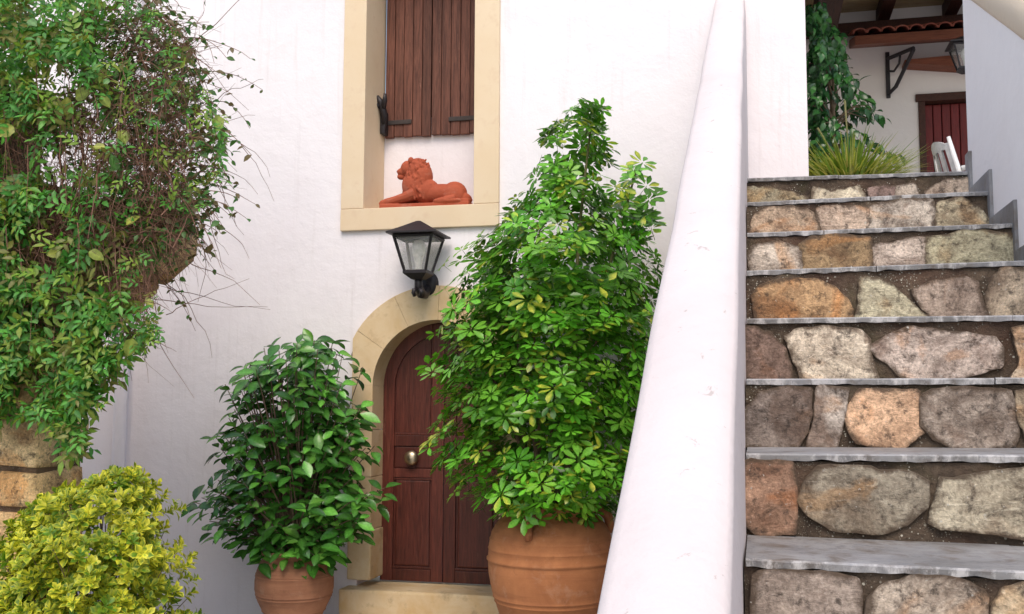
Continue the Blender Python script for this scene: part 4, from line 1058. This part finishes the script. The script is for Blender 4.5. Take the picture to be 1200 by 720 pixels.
for i in range(380):     # leafy sprays arching out over the end of the pier
    x, y = random.uniform(120, 232), random.uniform(-10, 285)
    if not inpoly(x, y, mass): continue
    a = random.uniform(-.9, .7); sp = random.uniform(5, 8.5); vx, vy = sp*math.cos(a), sp*math.sin(a)-1.5; Y = random.uniform(5.0, 5.6); pts = []
    for j in range(random.randint(6, 11)):
        p = onY(x, y, Y); pts.append(p)
        for q in range(2):
            if random.random() < .42:
                d = (Vector((random.choice((-1, 1))*.8, -.2, -.4))+rv(.35)).normalized(); xs2.append((frame(p, d, (Vector((.2, -.7, .7))+rv(.4)).normalized(), random.uniform(.7, 1.35)), random.randrange(16, 20)))
        x += vx; y += vy; vy += random.uniform(.6, 2.2); vx += random.gauss(-.2, 1.2); Y += random.uniform(-.012, .012)
        if x > 312: break
    if len(pts) > 2: bm_tube(bmt, pts, [.0034*(1-.7*j/len(pts)) for j in range(len(pts))], 4, False)
tw_o = from_bm('twigs', bmt, M['twig'], vine); tw_o['kind'] = 'stuff'
foliage(vine, 'leaf', vd, xf+xs2, M['leafm'], 300)

# ------------------------------------------------------------------ terrace plants
gp = empty('grass_pot', (.72, 8.2, FZ), 'terracotta pot hidden behind the top step under the spiky grass', 'pot')
lathe('pot_body', [(.16, FZ), (.18, FZ+.02), (.24, FZ+.57), (.27, FZ+.58), (.27, FZ+.64), (.23, FZ+.64), (.22, FZ+.5)], .72, 8.2, M['terra2'], gp, 32)
lathe('soil', [(.001, FZ+.58), (.225, FZ+.58)], .72, 8.2, M['soil'], gp, 24)
gr = empty('grass_plant', (.72, 8.2, FZ+.58), 'spiky yellow green grass clump at the head of the stairs', 'plant')
gd = []
for v in range(8):
    c = jc(random.choice([(.26, .34, .05), (.38, .42, .08), (.18, .27, .04), (.48, .46, .15)]), .2); Lg = random.uniform(.30, .46)
    gd.append(blade(Lg, .0095, lambda t: 1-t**1.6*.93, 6, (-1, 0, 1), .4, random.uniform(.3, 1.2), 0, lambda t, s, c=c: c))
xf = []
for i in range(700):
    a = random.uniform(0, 6.28); r = random.uniform(0, .22)
    d = Vector((math.cos(a)*random.uniform(.2, 1.1), math.sin(a)*random.uniform(.2, .9), random.uniform(.5, 1.2)))
    xf.append((frame(Vector((.72+r*math.cos(a)*1.2, 8.2+r*math.sin(a), FZ+.59)), d, Vector((-math.cos(a)*.3, -math.sin(a)*.3, 1)), random.uniform(.7, 1.15)), random.randrange(8)))
foliage(gr, 'grass_blade', gd, xf, M['leafm'], 220)
for px, t in ((990, 118), (958, 150)):
    a, b = Vector((.70, 8.15, FZ+.59)), onY(px, t, 8.1); tube('flower_stalk', [a, a.lerp(b, .5)+Vector((.01, 0, .03)), b], [.006, .005, .008], M['stem'], gr, 6)
fp = empty('ficus_pot', (.72, 9.25, FZ), 'round terracotta planter under the dark fig tree on the terrace', 'pot')
lathe('pot_body', [(.2, FZ), (.23, FZ+.02), (.30, FZ+.42), (.33, FZ+.43), (.33, FZ+.5), (.29, FZ+.5), (.28, FZ+.4)], .72, 9.25, M['terra'], fp, 32)
lathe('soil', [(.001, FZ+.44), (.285, FZ+.44)], .72, 9.25, M['soil'], fp, 24)
fi = empty('fig_tree', (.72, 9.25, FZ+.44), 'dark leafy weeping fig tree at the corner of the shaded terrace', 'tree')
fd = []
for v in range(8):
    Lg = random.uniform(.085, .115); c = jc(random.choice([(.018, .075, .022), (.025, .10, .028), (.035, .125, .03)]), .2)
    fd.append(blade(Lg, Lg*.27, lanc, 4, (-1, 0, 1), .25, .5, .03, lambda t, s, c=c: tuple(x*(1.3 if s == 0 else 1.) for x in c)))
xf = []
edgeF = [(30, 900, 985), (70, 900, 1000), (110, 900, 1018), (150, 900, 1048), (175, 900, 1058), (200, 900, 1062)]
tips = []
for i in range(150):
    py = random.uniform(28, 205); xr_ = float(np.interp(py, [e[0] for e in edgeF], [e[2] for e in edgeF]))
    px = xr_-(xr_-900)*random.random()**1.1; p = onY(px, py, random.uniform(8.75, 9.7))
    if p.x < .42: p.x = .42+random.random()*.2
    if px > 1000 and random.random() < .35: continue
    tips.append(p)
for p in tips:
    ax = Vector((p.x-.6, -.2, -.35)).normalized()
    for j in range(9):
        q = p-ax*.035*j; d = (ax*.5+rv(.5)+Vector((0, -.1, -.4))).normalized(); xf.append((frame(q, d, (Vector((.1, -.6, .8))+rv(.25)).normalized(), random.uniform(.75, 1.1)), random.randrange(8)))
foliage(fi, 'leaf', fd, xf, M['leafd'], 300)
bmt = bmesh.new()
bm_tube(bmt, [(.72, 9.25, FZ+.42), (.70, 9.25, FZ+.9), (.68, 9.24, FZ+1.5), (.66, 9.25, FZ+2.1)], [.035, .03, .022, .01], 8)
for p in tips[::2]:
    b0 = Vector((.69, 9.25, min(p.z-.1, FZ+1.9))); bm_tube(bmt, [b0, b0.lerp(p, .5)+Vector((0, 0, .08)), p], [.010, .006, .002], 4, False)
from_bm('trunk', bmt, M['bark'], fi, True)

# ------------------------------------------------------------------ terracotta lion on the sill
U = .00100
LX0 = onY(448.5, 239, 7.70).x; SZ = WZ0+.173
lion_o = Vector((LX0-135*U, 7.70, SZ))
bm = bmesh.new()
def ell(cx, cy, cz, rx, ry, rz, rot=0, sub=3):
    mt = Matrix.Translation(lion_o+Vector((cx*U, cy*U, cz*U))) @ Matrix.Rotation(R(rot), 4, 'Y') @ Matrix.Diagonal((rx*U, ry*U, rz*U, 1))
    bmesh.ops.create_icosphere(bm, subdivisions=sub, radius=1, matrix=mt)
def limb(p, r, n=10): bm_tube(bm, [lion_o+Vector(q)*U for q in p], [x*U for x in r], n)
bm_box(bm, lion_o.x+140*U, lion_o.x+872*U, lion_o.y-95*U, lion_o.y+95*U, lion_o.z+.001, lion_o.z+34*U, .004)
ell(600, 0, 118, 195, 78, 78, -3); ell(500, 0, 140, 110, 82, 105); ell(735, 0, 118, 100, 82, 92, 20); ell(815, 0, 70, 60, 66, 48, 25)
ell(738, -52, 96, 88, 40, 82, 15); ell(738, 52, 96, 88, 40, 82, 15)            # haunches
ell(410, 0, 190, 112, 92, 125, -10); ell(425, 0, 310, 92, 84, 105); ell(455, 0, 260, 95, 84, 120)   # mane
ell(345, 0, 330, 62, 56, 68); ell(300, 0, 305, 46, 38, 36, 10); ell(275, 0, 312, 26, 26, 18); ell(288, 0, 268, 34, 28, 24, 8)   # face, muzzle, nose, jaw
ell(325, -34, 352, 22, 16, 14); ell(325, 34, 352, 22, 16, 14)                 # brows
ell(388, -62, 385, 24, 16, 26); ell(388, 62, 385, 24, 16, 26)                 # ears
for sg in (-1, 1):
    limb([(430, sg*55, 120), (350, sg*58, 90), (250, sg*56, 68), (175, sg*55, 55)], [52, 42, 34, 30]); ell(165, sg*55, 52, 34, 32, 26)
    for t in (-1, 0, 1): ell(143, sg*55+t*16, 46, 14, 9, 16)
    limb([(760, sg*72, 60), (680, sg*82, 48), (620, sg*80, 46)], [36, 30, 24]); ell(608, sg*80, 46, 28, 24, 18)
limb([(860, 10, 60), (850, -60, 46), (790, -98, 44), (700, -100, 42)], [18, 15, 14, 13], 8); ell(690, -100, 44, 26, 14, 16)
rnd = random.Random(3)
for i in range(230):                 # locks of the mane
    th = rnd.uniform(0, 6.28); z = rnd.uniform(70, 388); t = (z-70)/335
    rx, ry = (112-18*t, 90-8*t); cx = 415+22*t
    if z > 330: k = math.sqrt(max(0, 1-((z-310)/108)**2)); rx, ry = 90*k, 82*k
    x, y = cx+rx*math.cos(th), ry*math.sin(th)
    if x < 345 and z > 235: continue
    ell(x, y, z, rnd.uniform(8, 11), rnd.uniform(8, 11), rnd.uniform(16, 26), rnd.uniform(-25, 40), 1)
me = bpy.data.meshes.new('lion_raw'); bm.to_mesh(me); bm.free()
tmp = bpy.data.objects.new('lion_raw', me); C.objects.link(tmp)
rm = tmp.modifiers.new('r', 'REMESH'); rm.mode = 'VOXEL'; rm.voxel_size = .0045
smm = tmp.modifiers.new('s', 'SMOOTH'); smm.factor = .5; smm.iterations = 2
dg = bpy.context.evaluated_depsgraph_get(); me2 = bpy.data.meshes.new_from_object(tmp.evaluated_get(dg)); bpy.data.objects.remove(tmp); bpy.data.meshes.remove(me)
me2.materials.clear(); lo = link('lion_statue', me2, M['lion'], None, True); me2.name = 'lion_statue'
tag(lo, 'reclining orange terracotta lion statue on the window sill', 'statue')
